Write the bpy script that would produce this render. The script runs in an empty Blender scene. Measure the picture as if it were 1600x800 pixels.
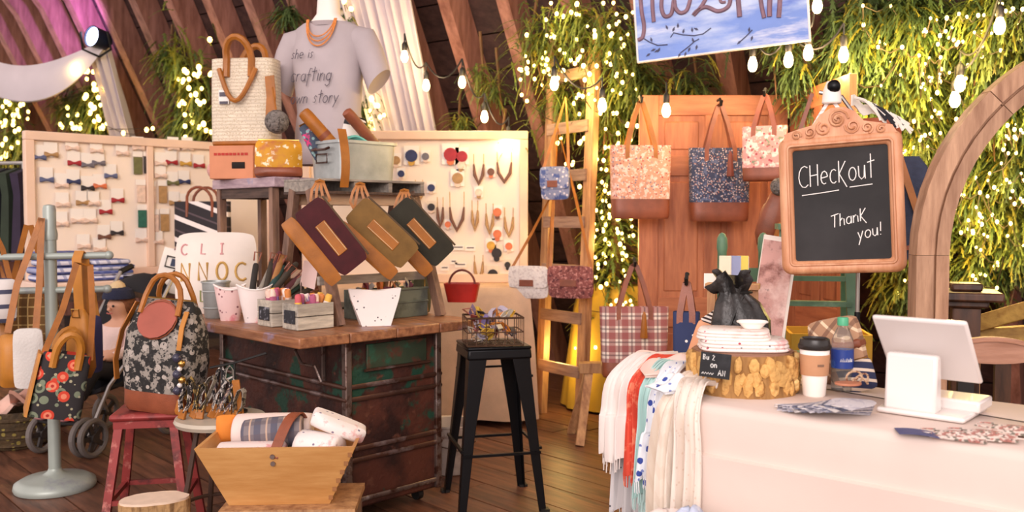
import bpy, math, random
from mathutils import Vector, Matrix, Euler
SC = bpy.context.scene; COL = SC.collection
random.seed(7)
V = Vector
def R(d): return math.radians(d)
def lin(h):
    c = [int(h[i:i+2], 16)/255 for i in (0, 2, 4)]
    return tuple(x/12.92 if x <= .04045 else ((x+.055)/1.055)**2.4 for x in c)+(1,)

# ---------------------------------------------------------------- camera, world, lights, exposure
EYE = 1.35; FPX = 1400.; PITCH = math.atan(60/1400.)
cam = bpy.data.cameras.new('camera'); camo = bpy.data.objects.new('camera', cam); COL.objects.link(camo)
camo.location = (0, 0, EYE); camo.rotation_euler = (math.pi/2-PITCH, 0, 0)
cam.lens = FPX/1600*36; cam.sensor_width = 36; cam.clip_start = .05
cam.dof.use_dof = True; cam.dof.focus_distance = 3.3; cam.dof.aperture_fstop = 3.2
SC.camera = camo
w = bpy.data.worlds.new('world'); SC.world = w; w.use_nodes = True
w.node_tree.nodes['Background'].inputs[0].default_value = (1.0, .85, .82, 1)
w.node_tree.nodes['Background'].inputs[1].default_value = .9
def area(name, loc, aim, size, power, col):
    l = bpy.data.lights.new(name, 'AREA'); l.shape = 'RECTANGLE'; l.size, l.size_y = size; l.energy = power; l.color = col
    o = bpy.data.objects.new(name, l); COL.objects.link(o); o.location = loc
    o.rotation_euler = (V(aim)-V(loc)).to_track_quat('-Z', 'Y').to_euler()
area('front_key_light', (-2.2, -6.5, 4.6), (-.5, 4.6, 1.0), (7.0, 4.5), 600, (1, .89, .86))  # added broad key light from behind the camera, its source unseen
SC.view_settings.view_transform = 'Standard'; SC.view_settings.look = 'None'
SC.view_settings.exposure = 0.55; SC.view_settings.gamma = 1; SC.view_settings.use_curve_mapping = False

# ---------------------------------------------------------------- sight helpers (photo pixel -> point in the place)
def ray(px, py):
    u = (px-800)/FPX; v = (400-py)/FPX; s, c = math.sin(PITCH), math.cos(PITCH)
    return V((u, v*s+c, v*c-s))
def at(px, py, Y):
    d = ray(px, py); return V((0, 0, EYE))+d*(Y/d.y)
def onz(px, py, z):
    d = ray(px, py); return V((0, 0, EYE))+d*((z-EYE)/d.z)
def onplane(px, py, p0, n):
    d = ray(px, py); o = V((0, 0, EYE)); n = V(n)
    return o+d*((V(p0)-o).dot(n)/d.dot(n))

# ---------------------------------------------------------------- mesh builder
class MB:
    def __init__(s): s.v = []; s.f = []; s.m = []
    def add(s, vs, fs, mi=0):
        b = len(s.v); s.v += [tuple(p) for p in vs]
        for f in fs: s.f.append(tuple(b+i for i in f)); s.m.append(mi)
        return s
    def hexa(s, p, mi=0):
        return s.add(p, [(3, 2, 1, 0), (4, 5, 6, 7), (0, 1, 5, 4), (1, 2, 6, 5), (2, 3, 7, 6), (3, 0, 4, 7)], mi)
    def box(s, c, size, rot=None, mi=0, top=(1, 1)):
        x, y, z = (q/2 for q in size); M = Euler([R(a) for a in rot]).to_matrix() if rot else None
        ps = [V((a*x, b*y, -z)) for a, b in ((-1, -1), (1, -1), (1, 1), (-1, 1))]+[V((a*x*top[0], b*y*top[1], z)) for a, b in ((-1, -1), (1, -1), (1, 1), (-1, 1))]
        if M: ps = [M@p for p in ps]
        return s.hexa([p+V(c) for p in ps], mi)
    def bar(s, a, b, w, t, up=(0, 0, 1), mi=0, w2=None, t2=None):
        a, b = V(a), V(b); d = (b-a).normalized(); x = d.cross(V(up))
        if x.length < 1e-4: x = d.cross(V((0, 1, 0)))
        x.normalize(); y = x.cross(d); ps = []
        for p, ww, tt in ((a, w, t), (b, w2 or w, t2 or t)):
            ps += [p+x*i*ww/2+y*j*tt/2 for i, j in ((-1, -1), (1, -1), (1, 1), (-1, 1))]
        return s.hexa(ps, mi)
    def loft(s, rings, cap=True, mi=0, closed=True):
        n = len(rings[0]); vs = [p for r in rings for p in r]; fs = []
        for i in range(len(rings)-1):
            for j in range(n if closed else n-1):
                k = (j+1) % n; fs.append((i*n+j, i*n+k, (i+1)*n+k, (i+1)*n+j))
        if cap: fs.append(tuple(range(n-1, -1, -1))); fs.append(tuple((len(rings)-1)*n+j for j in range(n)))
        return s.add(vs, fs, mi)
    def tube(s, path, r, n=6, mi=0, cap=True, loop=False, flat=1, side=None):
        path = [V(p) for p in path]; N = len(path); rings = []; ref = V(side) if side else None
        for i, p in enumerate(path):
            d = (path[(i+1) % N]-path[i-1]) if loop or 0 < i < N-1 else (path[1]-path[0] if i == 0 else path[-1]-path[-2])
            d.normalize()
            if ref is None: ref = V((0, 0, 1)) if abs(d.z) < .9 else V((1, 0, 0))
            x = ref-d*ref.dot(d)
            if x.length < 1e-5: x = d.orthogonal()
            x.normalize(); y = d.cross(x)
            if not side: ref = x
            rr = r[i] if isinstance(r, (list, tuple)) else r
            rings.append([p+x*rr*math.cos(2*math.pi*k/n)+y*rr*flat*math.sin(2*math.pi*k/n) for k in range(n)])
        if loop: rings.append(rings[0]); cap = False
        return s.loft(rings, cap, mi)
    def strap(s, path, w, t, side, mi=0):
        path = [V(p) for p in path]; N = len(path); rings = []
        for i, p in enumerate(path):
            d = (path[min(i+1, N-1)]-path[max(i-1, 0)]).normalized(); x = V(side); x = (x-d*x.dot(d))
            if x.length < 1e-4: x = d.orthogonal()
            x.normalize(); y = d.cross(x)
            ww = w[i] if isinstance(w, (list, tuple)) else w
            rings.append([p+x*a*ww/2+y*b*t/2 for a, b in ((-1, -1), (1, -1), (1, 1), (-1, 1))])
        return s.loft(rings, True, mi)
    def lathe(s, prof, n=20, c=(0, 0, 0), mi=0, sx=1, sy=1, cap=True):
        c = V(c); rings = [[c+V((r*sx*math.cos(2*math.pi*k/n), r*sy*math.sin(2*math.pi*k/n), z)) for k in range(n)] for r, z in prof]
        return s.loft(rings, cap, mi)
    def ball(s, c, r, n=10, m=6, mi=0, sx=1, sy=1, sz=1):
        c = V(c); pr = [(max(r*math.sin(math.pi*i/m), r*.02), -r*math.cos(math.pi*i/m)*sz) for i in range(m+1)]
        return s.lathe(pr, n, c, mi, sx, sy)
    def grid(s, fn, nu, nv, t=.004, mi=0):
        P = [[V(fn(i/nu, j/nv)) for j in range(nv+1)] for i in range(nu+1)]; n = nv+1; back = []
        for i in range(nu+1):
            for j in range(nv+1):
                a = P[min(i+1, nu)][j]-P[max(i-1, 0)][j]; b = P[i][min(j+1, nv)]-P[i][max(j-1, 0)]
                q = a.cross(b); q = q.normalized() if q.length > 1e-9 else V((0, 0, 1)); back.append(P[i][j]-q*t)
        vs = [p for r in P for p in r]; o = len(vs); vs += back; fs = []
        for i in range(nu):
            for j in range(nv):
                q = (i*n+j, (i+1)*n+j, (i+1)*n+j+1, i*n+j+1); fs.append(q); fs.append(tuple(o+k for k in reversed(q)))
        for i in range(nu):
            for j in (0, nv):
                a, b = i*n+j, (i+1)*n+j; fs.append((a, o+a, o+b, b) if j == 0 else (b, o+b, o+a, a))
        for j in range(nv):
            for i in (0, nu):
                a, b = i*n+j, i*n+j+1; fs.append((b, o+b, o+a, a) if i == 0 else (a, o+a, o+b, b))
        return s.add(vs, fs, mi)
    def cushion(s, w, h, t, n=10, pw=3.2, edge=.12, mi=0, corner=4., z0=None, c=(0, 0, 0), y0=0):
        # soft pad in the xz plane, facing -y, bottom at z=0 (plus c)
        c = V(c)
        def pt(u, v, sg):
            a, b = 2*u-1, 2*v-1
            k = 1-.045*(abs(a)**corner*abs(b)**corner)*2
            th = (edge+(1-edge)*max(0, (1-abs(a)**pw))*max(0, (1-abs(b)**pw)))*t/2
            return c+V((a*w/2*k, y0+sg*th, h/2+b*h/2*k))
        for sg in (-1, 1):
            vs = [pt(i/n, j/n, sg) for i in range(n+1) for j in range(n+1)]; fs = []
            for i in range(n):
                for j in range(n):
                    q = (i*(n+1)+j, (i+1)*(n+1)+j, (i+1)*(n+1)+j+1, i*(n+1)+j+1); fs.append(q if sg < 0 else tuple(reversed(q)))
            s.add(vs, fs, mi)
        ring = [(i/n, 0) for i in range(n)]+[(1, j/n) for j in range(n)]+[(1-i/n, 1) for i in range(n)]+[(0, 1-j/n) for j in range(n)]
        A = [pt(u, v, -1) for u, v in ring]; B = [pt(u, v, 1) for u, v in ring]; m = len(ring)
        s.add(A+B, [(i, m+i, m+(i+1) % m, (i+1) % m) for i in range(m)], mi)
        return s
    def build(s, name, mats, parent=None, smooth=True, bevel=0, ang=40, stuff=False, label=None):
        me = bpy.data.meshes.new(name); me.from_pydata(s.v, [], s.f)
        for m in (mats if isinstance(mats, (list, tuple)) else [mats]): me.materials.append(m)
        me.polygons.foreach_set('material_index', s.m); me.polygons.foreach_set('use_smooth', [smooth]*len(s.f)); me.update()
        if smooth: me.set_sharp_from_angle(angle=R(ang))
        o = bpy.data.objects.new(name, me); COL.objects.link(o)
        if parent: o.parent = parent
        if bevel:
            b = o.modifiers.new('bevel', 'BEVEL'); b.width = bevel; b.segments = 2; b.limit_method = 'ANGLE'
        if stuff: o['kind'] = 'stuff'
        if label: o['label'] = label
        return o

def tag(o, label, cat, group=None):
    o['label'] = label; o['category'] = cat
    if group: o['group'] = group
    return o
def thing(name, label, cat, loc=(0, 0, 0), rz=0, group=None, rot=None):
    o = bpy.data.objects.new(name, None); COL.objects.link(o); o.location = loc; o.empty_display_size = .1
    o.rotation_euler = [R(a) for a in rot] if rot else (0, 0, R(rz))
    return tag(o, label, cat, group)
def place(o, loc, rz=0, rot=None):
    o.location = loc; o.rotation_euler = [R(a) for a in rot] if rot else (0, 0, R(rz)); return o
def struct(o): o['kind'] = 'structure'; return o
def inst(me_obj, name, parent, loc, rot=None, scale=None):
    o = bpy.data.objects.new(name, me_obj.data); COL.objects.link(o); o.parent = parent; o.location = loc
    if rot: o.rotation_euler = rot
    if scale: o.scale = scale
    return o

# ---------------------------------------------------------------- materials (all procedural)
MATS = {}
def _nodes(name):
    m = bpy.data.materials.new(name); m.use_nodes = True; nt = m.node_tree; b = nt.nodes['Principled BSDF']; return m, nt, b
def N(nt, t, **kw):
    n = nt.nodes.new(t)
    for k, v in kw.items():
        if k.startswith('i_'): n.inputs[int(k[2:])].default_value = v
        else: setattr(n, k, v)
    return n
def mix(nt, fac, a, b, blend='MIX'):
    n = nt.nodes.new('ShaderNodeMix'); n.data_type = 'RGBA'; n.blend_type = blend; L = nt.links
    for i, q in ((0, fac), (6, a), (7, b)):
        if hasattr(q, 'is_output'): L.new(q, n.inputs[i])
        else: n.inputs[i].default_value = q
    return n.outputs[2]
def math_(nt, op, a, b=0.):
    n = nt.nodes.new('ShaderNodeMath'); n.operation = op
    for i, q in ((0, a), (1, b)):
        if hasattr(q, 'is_output'): nt.links.new(q, n.inputs[i])
        else: n.inputs[i].default_value = q
    return n.outputs[0]
def mat(name, col='808080', rough=.65, metal=0, layers=(), var=.12, vs=7, bump=0, bs=90, emit=None, es=0, trans=0, sheen=0, coat=0, sss=0, ior=None, alpha=1):
    if name in MATS: return MATS[name]
    m, nt, b = _nodes(name); L = nt.links; tc = N(nt, 'ShaderNodeTexCoord').outputs['Object']; c = lin(col)
    if var:
        n = N(nt, 'ShaderNodeTexNoise'); n.inputs['Scale'].default_value = vs; n.inputs['Detail'].default_value = 5; L.new(tc, n.inputs['Vector'])
        d = tuple(x*(1-var*1.6) for x in c[:3])+(1,); l = tuple(min(1, x*(1+var)) for x in c[:3])+(1,)
        r = N(nt, 'ShaderNodeValToRGB'); r.color_ramp.elements[0].position = .3; r.color_ramp.elements[1].position = .7
        r.color_ramp.elements[0].color = d; r.color_ramp.elements[1].color = l; L.new(n.outputs['Fac'], r.inputs[0]); out = r.outputs[0]
    else:
        g = N(nt, 'ShaderNodeRGB'); g.outputs[0].default_value = c; out = g.outputs[0]
    for ly in layers:
        k = ly[0]; lc = lin(ly[1])
        if k == 'spots':       # colour, scale, threshold, seed, squash
            sc = ly[2]; mp = N(nt, 'ShaderNodeMapping'); sd = ly[4] if len(ly) > 4 else 0; sq = ly[5] if len(ly) > 5 else (1, 1, 1)
            mp.inputs['Location'].default_value = (sd*1.37, sd*.71, sd*2.1); mp.inputs['Scale'].default_value = sq; L.new(tc, mp.inputs[0])
            v = N(nt, 'ShaderNodeTexVoronoi'); v.inputs['Scale'].default_value = sc; L.new(mp.outputs[0], v.inputs['Vector'])
            out = mix(nt, math_(nt, 'LESS_THAN', v.outputs['Distance'], ly[3]), out, lc)
        elif k == 'noise':     # colour, scale, lo, hi, seed, squash
            sd = ly[5] if len(ly) > 5 else 0; sq = ly[6] if len(ly) > 6 else (1, 1, 1); mp = N(nt, 'ShaderNodeMapping')
            mp.inputs['Location'].default_value = (sd*1.7, sd*.9, sd*2.3); mp.inputs['Scale'].default_value = sq; L.new(tc, mp.inputs[0])
            n = N(nt, 'ShaderNodeTexNoise'); n.inputs['Scale'].default_value = ly[2]; n.inputs['Detail'].default_value = 6; n.inputs['Roughness'].default_value = .6; L.new(mp.outputs[0], n.inputs['Vector'])
            mr = N(nt, 'ShaderNodeMapRange'); mr.inputs[1].default_value = ly[3]; mr.inputs[2].default_value = ly[4]; L.new(n.outputs['Fac'], mr.inputs[0])
            out = mix(nt, mr.outputs[0], out, lc)
        elif k == 'stripe':    # colour, direction, freq per m, duty, opacity
            vd = N(nt, 'ShaderNodeVectorMath', operation='DOT_PRODUCT'); vd.inputs[1].default_value = ly[2]; L.new(tc, vd.inputs[0])
            f = math_(nt, 'FRACT', math_(nt, 'ADD', math_(nt, 'MULTIPLY', vd.outputs['Value'], ly[3]), 100.+(ly[6] if len(ly) > 6 else 0)))
            fac = math_(nt, 'MULTIPLY', math_(nt, 'LESS_THAN', f, ly[4]), ly[5] if len(ly) > 5 else 1.)
            out = mix(nt, fac, out, lc)
    L.new(out, b.inputs['Base Color']); b.inputs['Roughness'].default_value = rough; b.inputs['Metallic'].default_value = metal
    if bump:
        n = N(nt, 'ShaderNodeTexNoise'); n.inputs['Scale'].default_value = bs; n.inputs['Detail'].default_value = 3; L.new(tc, n.inputs['Vector'])
        bp = N(nt, 'ShaderNodeBump'); bp.inputs['Strength'].default_value = bump; bp.inputs['Distance'].default_value = .01; L.new(n.outputs['Fac'], bp.inputs['Height']); L.new(bp.outputs[0], b.inputs['Normal'])
    if emit: b.inputs['Emission Color'].default_value = lin(emit); b.inputs['Emission Strength'].default_value = es
    if trans: b.inputs['Transmission Weight'].default_value = trans
    if sheen: b.inputs['Sheen Weight'].default_value = sheen
    if coat: b.inputs['Coat Weight'].default_value = coat
    if ior: b.inputs['IOR'].default_value = ior
    if alpha < 1: b.inputs['Alpha'].default_value = alpha
    MATS[name] = m; return m
def wood(name, c1, c2, axis=0, scale=5, rough=.6, stretch=9, bump=.25, wear=None):
    if name in MATS: return MATS[name]
    m, nt, b = _nodes(name); L = nt.links; tc = N(nt, 'ShaderNodeTexCoord').outputs['Object']
    inf = N(nt, 'ShaderNodeObjectInfo'); mp = N(nt, 'ShaderNodeMapping'); s = [stretch]*3; s[axis] = 1; mp.inputs['Scale'].default_value = s; L.new(tc, mp.inputs[0])
    ad = N(nt, 'ShaderNodeVectorMath', operation='ADD'); cm = N(nt, 'ShaderNodeCombineXYZ'); q = math_(nt, 'MULTIPLY', inf.outputs['Random'], 37.)
    for i in range(3): L.new(q, cm.inputs[i])
    L.new(mp.outputs[0], ad.inputs[0]); L.new(cm.outputs[0], ad.inputs[1])
    n = N(nt, 'ShaderNodeTexNoise'); n.inputs['Scale'].default_value = scale; n.inputs['Detail'].default_value = 6; n.inputs['Roughness'].default_value = .62; L.new(ad.outputs[0], n.inputs['Vector'])
    r = N(nt, 'ShaderNodeValToRGB'); r.color_ramp.elements[0].position = .32; r.color_ramp.elements[1].position = .68
    r.color_ramp.elements[0].color = lin(c1); r.color_ramp.elements[1].color = lin(c2); L.new(n.outputs['Fac'], r.inputs[0]); out = r.outputs[0]
    hs = N(nt, 'ShaderNodeHueSaturation'); L.new(math_(nt, 'ADD', math_(nt, 'MULTIPLY', inf.outputs['Random'], .3), .85), hs.inputs['Value']); L.new(out, hs.inputs['Color']); out = hs.outputs[0]
    if wear:
        n2 = N(nt, 'ShaderNodeTexNoise'); n2.inputs['Scale'].default_value = wear[1]; n2.inputs['Detail'].default_value = 6; L.new(tc, n2.inputs['Vector'])
        mr = N(nt, 'ShaderNodeMapRange'); mr.inputs[1].default_value = wear[2]; mr.inputs[2].default_value = wear[2]+.08; L.new(n2.outputs['Fac'], mr.inputs[0]); out = mix(nt, mr.outputs[0], out, lin(wear[0]))
    L.new(out, b.inputs['Base Color']); b.inputs['Roughness'].default_value = rough
    bp = N(nt, 'ShaderNodeBump'); bp.inputs['Strength'].default_value = bump; bp.inputs['Distance'].default_value = .01; L.new(n.outputs['Fac'], bp.inputs['Height']); L.new(bp.outputs[0], b.inputs['Normal'])
    MATS[name] = m; return m
def glow(name, col, strength):
    if name in MATS: return MATS[name]
    m, nt, b = _nodes(name); b.inputs['Base Color'].default_value = (1, .9, .7, 1); b.inputs['Emission Color'].default_value = lin(col); b.inputs['Emission Strength'].default_value = strength
    m.cycles.emission_sampling = 'NONE'; MATS[name] = m; return m
LEATHER = mat('tan_leather', 'a4631f', .45, var=.15, vs=14, bump=.15, bs=220)
DLEATHER = mat('brown_leather', '8a4a30', .42, var=.18, vs=12, bump=.15, bs=220)
MUSTARD = mat('mustard_leather', 'b9792a', .5, var=.12, vs=10, bump=.12, bs=200)
BLACKM = mat('black_metal', '17171a', .38, .6, var=.1)
DARK = mat('dark_hardware', '22201f', .5, .3, var=.1)
BRASS = mat('brass', 'c9a05a', .3, 1, var=.05)
WHITEP = mat('white_card', 'f3ebe2', .7, var=.03)

# ---------------------------------------------------------------- hand lettering as strokes (unit height, x to the right)
def arc(cx, cy, rx, ry, a0, a1, n=8):
    return [(cx+rx*math.cos(R(a0+(a1-a0)*i/n)), cy+ry*math.sin(R(a0+(a1-a0)*i/n))) for i in range(n+1)]
GL = {'C': (.6, [arc(.36, .5, .34, .5, 55, 310)]), 'H': (.6, [[(.05, 0), (.05, 1)], [(.5, 0), (.5, 1)], [(.05, .5), (.5, .52)]]),
 'e': (.5, [[(.05, .32), (.42, .36)]+arc(.24, .33, .2, .3, 10, 300)]), 'c': (.45, [arc(.25, .32, .22, .32, 50, 310)]),
 'k': (.55, [[(.05, 0), (.05, 1)], [(.45, .95), (.07, .4), (.5, -.25)]]), 'o': (.5, [arc(.24, .3, .21, .3, 90, 450, 12)]),
 'u': (.5, [[(.04, .62), (.06, .15), (.2, 0), (.36, .1), (.4, .62)], [(.4, .62), (.42, 0)]]), 't': (.42, [[(.2, 1.1), (.2, 0)], [(0, .72), (.42, .78)]]),
 'T': (.6, [[(0, .95), (.6, 1.02)], [(.3, 1), (.26, 0)]]), 'h': (.46, [[(.04, 0), (.06, 1)], [(.05, .4), (.22, .6), (.36, .5), (.38, 0)]]),
 'a': (.48, [arc(.22, .3, .19, .28, 60, 400, 10), [(.4, .6), (.42, 0)]]), 'n': (.48, [[(.04, .6), (.04, 0)], [(.04, .4), (.22, .6), (.38, .48), (.4, 0)]]),
 'y': (.5, [[(.04, .6), (.22, .08)], [(.42, .62), (.1, -.42)]]), '!': (.2, [[(.1, 1), (.08, .28)], [(.07, .06), (.08, 0)]]),
 's': (.36, [[(.3, .55), (.16, .62), (.06, .46), (.26, .22), (.18, .02), (.02, .08)]]), 'i': (.2, [[(.1, .58), (.1, 0)], [(.1, .8), (.11, .84)]]),
 'r': (.36, [[(.05, .6), (.05, 0)], [(.05, .4), (.18, .6), (.32, .55)]]), 'f': (.34, [[(.36, .95), (.2, 1), (.14, .7), (.1, -.4)], [(0, .5), (.32, .52)]]),
 'g': (.48, [arc(.22, .3, .19, .28, 60, 400, 10), [(.4, .6), (.38, -.3), (.2, -.45), (.04, -.3)]]), 'w': (.66, [[(.03, .6), (.14, 0), (.3, .5), (.44, 0), (.6, .6)]]),
 'N': (.62, [[(.05, 0), (.05, 1), (.5, 0), (.5, 1)]]), 'O': (.66, [arc(.32, .5, .28, .5, 90, 450, 14)]), 'L': (.55, [[(.08, 1), (.05, .02), (.45, 0)]]),
 'I': (.35, [[(.15, 1), (.15, 0)], [(0, 1), (.3, 1)], [(0, 0), (.3, 0)]]), 'A': (.6, [[(0, 0), (.27, 1), (.54, 0)], [(.1, .38), (.44, .38)]]),
 'B': (.55, [[(.05, 0), (.05, 1), (.34, .92), (.36, .62), (.06, .52), (.42, .36), (.36, .05), (.05, 0)]]), '2': (.5, [[(.04, .8), (.2, 1), (.4, .82), (.04, 0), (.46, .02)]]), ' ': (.4, [])}
def letter(mb, text, origin, size, r, xdir=(1, 0, 0), zdir=(0, 0, 1), sp=.12, slant=0, mi=0, flat=1):
    o, X, Z = V(origin), V(xdir), V(zdir); x = 0
    for ch in text:
        w_, st = GL[ch]
        for s in st:
            mb.tube([o+X*((x+a+slant*b)*size)+Z*(b*size) for a, b in s], r, 5, mi)
        x += w_+sp
    return mb
# ================================================================ THE SETTING: plank floor, leaning rib wall of the barn
FLOORW = wood('floor_boards', '432a20', '80543e', 0, 3.2, .4, 8, .2, ('8d6a58', 9, .7))
fm = MB(); fm.box((0, 5.5, -.06), (26, 22, .04)); flo = struct(fm.build('floor', mat('floor_gap', '2a1813', .8), None, False))
fd = V((.68, -.733, 0)).normalized(); fp = V((.733, .68, 0)).normalized(); c0 = V((-1.2, 5.2, 0))
PL = {}
for i in range(-24, 26):
    t = -4.9+random.random()*1.5
    while t < 4.2:
        ln = random.choice((1.5, 1.9, 2.3, 2.7)); ctr = c0+fp*(i*.205)+fd*(t+ln/2); t += ln
        if ctr.y < 2.2 or ctr.y > 10 or abs(ctr.x) > ctr.y*.72+1.2: continue
        if ln not in PL:
            PL[ln] = MB().box((0, 0, -.02), (ln-.008, .197, .04)).build('floorboard', FLOORW, flo, False); o = PL[ln]
        else: o = inst(PL[ln], 'floorboard', flo, (0, 0, 0))
        o.location = (ctr.x, ctr.y, random.uniform(-.003, .0)); o.rotation_euler = (random.uniform(-.003, .003), 0, math.atan2(fd.y, fd.x))

W0 = V((1.0, 7.6, 0)); WS = V((math.cos(R(35)), -math.sin(R(35)), 0)); WN = V((-WS.y*-1, 0, 0))
WN = V((-math.sin(R(35)), -math.cos(R(35)), 0)); LEAN = .52; KINK = 3.7; UP = 1.15
def wallp(s, z, off=0):
    a = LEAN*z if z <= KINK else LEAN*KINK+UP*(z-KINK)
    return W0+WS*s+WN*(a+off)+V((0, 0, z))
_wn = WS.cross(WN*LEAN+V((0, 0, 1))).normalized()
if _wn.dot(WN) < 0: _wn = -_wn
def wallpix(px, py, off=.1):
    p = onplane(px, py, W0+_wn*off, _wn)
    if p.z > KINK:
        n2 = WS.cross(WN*UP+V((0, 0, 1))).normalized(); n2 = n2 if n2.dot(WN) > 0 else -n2; p = onplane(px, py, wallp(0, KINK)+n2*off, n2)
    return p
RIBW = wood('rib_timber', '74493c', 'a87566', 2, 3, .6, 6, .2); PLKW = wood('roof_boards', '2e1b1a', '4e3430', 0, 3, .75, 7, .25)
bw = MB(); z = 0
bw.add([wallp(-14, 0, -.06), wallp(6, 0, -.06), wallp(6, KINK, -.06), wallp(-14, KINK, -.06), wallp(6, 6.4, -.06), wallp(-14, 6.4, -.06)], [(0, 1, 2, 3), (3, 2, 4, 5)])
bw.add([wallp(-14, 0, -.1), wallp(6, 0, -.1), wallp(6, KINK, -.1), wallp(-14, KINK, -.1), wallp(6, 6.4, -.1), wallp(-14, 6.4, -.1)], [(3, 2, 1, 0), (5, 4, 2, 3)])
wall = struct(bw.build('wall_back', mat('roof_back', '241714', .9), None, False))
zs = [KINK*i/15 for i in range(16)]+[KINK+2.6*i/10 for i in range(1, 11)]
for i in range(25):
    z0, z1 = zs[i], zs[i+1]
    for s0, s1 in ((-14, -7.6), (-7.6, -2.1), (-2.1, 2.2), (2.2, 6)) if i % 2 else ((-14, -9.3), (-9.3, -4.2), (-4.2, .4), (.4, 6)):
        g = .006; m = MB(); d = V((0, 0, g))
        m.hexa([wallp(s0+g, z0, -.05)+d, wallp(s1-g, z0, -.05)+d, wallp(s1-g, z0, -.02)+d, wallp(s0+g, z0, -.02)+d, wallp(s0+g, z1, -.05)-d, wallp(s1-g, z1, -.05)-d, wallp(s1-g, z1, -.02)-d, wallp(s0+g, z1, -.02)-d])
        m.build('roof_board', PLKW, wall, False)
k = 0; s = -13.6
while s < 5.5:
    m = MB(); hw = .05; D = .24
    def ring(z, e=0): return [wallp(s-hw, z, -.01), wallp(s+hw, z, -.01), wallp(s+hw, z, D+e), wallp(s-hw, z, D+e)]
    m.loft([ring(0), ring(KINK-.25), ring(KINK, .07), ring(KINK+.2, .02), ring(6.3)]); m.build('rib', RIBW, wall, False)
    s += .5

# ---------------------------------------------------------------- greenery on the ribs
GREEN = [mat('cedar_green', '626e2a', .6, var=.3, vs=3, layers=(('noise', '8c8a30', 2.2, .5, .65), ('noise', '3d5a2a', 3, .55, .7, 4))), mat('cedar_dark', '465a2c', .65, var=.3, vs=3), mat('cedar_yellow', '948a2c', .55, var=.25, vs=4)]
for g_ in GREEN:
    g_.node_tree.nodes['Principled BSDF'].inputs['Subsurface Weight'].default_value = 0
TWIG = mat('twig_bark', '6a4a2c', .8, var=.2)
def frond(mb, p, d, L, wd, mi):
    # a drooping, feathery spray: a thin keel with side blades
    d = d.normalized(); pts = [p]; q = p.copy(); v = d.copy()
    for i in range(4):
        q = q+v*L/4; v = (v+V((0, 0, -.28))).normalized(); pts.append(q.copy())
    s = d.cross(V((0, 0, 1))); s = s.normalized() if s.length > .01 else V((1, 0, 0))
    for i in range(4):
        a, b = pts[i], pts[i+1]; w_ = wd*(1.15-i*.25)
        for sg in (-1, 1):
            e = a+s*sg*w_+(b-a)*1.2+V((0, 0, -w_*.35)); mb.add([a, b, e], [(0, 1, 2)], mi); mb.add([a, a+(b-a)*.45, a+s*sg*w_*.8+(b-a)*.35+V((0, 0, -w_*.5))], [(0, 1, 2)], mi)
def bush(name, label, spots, n, L, wd, cols, group, rnd, spread=.25):
    # spots: list of (px, py, radius px, off)
    t = thing(name, label, 'garland', wallpix(spots[0][0], spots[0][1], .1), 0, group); o = t.location.copy()
    mb = MB()
    for (px, py, rp, off) in spots:
        c = wallpix(px, py, off)-o; MB().tube([c+V((0, 0, .3)), c+V((rnd.uniform(-.05, .05), 0, 0)), c+V((rnd.uniform(-.1, .1), -.03, -.35))], [.012, .01, .004], 5).build('branch', TWIG, t)
    for i in range(n):
        px, py, rp, off = rnd.choice(spots); a = rnd.uniform(0, 6.28); q = abs(rnd.gauss(0, .5))
        p = wallpix(px+math.cos(a)*rp*q, py+math.sin(a)*rp*q*1.25, off+rnd.uniform(-.08, .14))
        dd = V((rnd.uniform(-1, 1), rnd.uniform(-1, .25), rnd.uniform(-.9, .15))); frond(mb, p, dd, L*rnd.uniform(.6, 1.3), wd*rnd.uniform(.7, 1.2), 0 if rnd.random() < .72 else rnd.choice((1, 2)))
    mb.v = [tuple(V(v)-o) for v in mb.v]
    mb.build('foliage', cols, t, False, stuff=True); return t
rg = random.Random(3); G = GREEN
bush('cedar_bough', 'dense cedar boughs with fairy lights above the chalkboard sign', [(1350, 40, 70, .3), (1400, 90, 80, .3), (1330, 70, 40, .35), (1420, 20, 60, .3), (1370, 130, 50, .35)], 2700, 0.222, 0.0217, [G[1], G[0], G[2]], 'cedar greenery on the barn wall', rg)
bush('cedar_bough', 'yellow-green lit cedar boughs on the wall outside the wooden arch', [(1535, 50, 60, .3), (1570, 30, 80, .3), (1590, 120, 60, .3), (1435, 130, 40, .3), (1545, 150, 40, .3), (1430, 50, 40, .3)], 3420, 0.222, 0.0198, [G[0], G[2], G[1]], 'cedar greenery on the barn wall', rg)
bush('cedar_bough', 'lit cedar greenery between chalkboard sign and wooden arch', [(1420, 210, 70, .3), (1430, 300, 60, .3), (1425, 380, 60, .3), (1410, 440, 50, .3), (1440, 210, 35, .3)], 2880, 0.192, 0.0186, [G[0], G[2], G[1]], 'cedar greenery on the barn wall', rg)
bush('cedar_bough', 'lit cedar greenery seen through the wooden arch', [(1530, 320, 60, .3), (1580, 260, 70, .3), (1525, 410, 35, .3), (1590, 380, 50, .3)], 2340, 0.178, 0.0174, [G[0], G[2], G[1]], 'cedar greenery on the barn wall', rg)
bush('cedar_garland', 'thin cedar garland with lights behind the old ladder', [(840, 60, 60, .35), (900, 30, 60, .35), (960, 60, 50, .35), (880, 160, 60, .3), (950, 160, 50, .3), (985, 120, 40, .35)], 1440, 0.192, 0.0149, [G[0], G[1], G[2]], 'cedar garlands hung on ribs', rg)
bush('cedar_garland', 'cedar sprig hanging between two rib timbers over the jewelry board', [(750, 115, 25, .3), (775, 140, 25, .3), (790, 235, 30, .5), (720, 190, 20, .3)], 306, 0.163, 0.0124, [G[0], G[1], G[2]], 'cedar garlands hung on ribs', rg)
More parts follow.
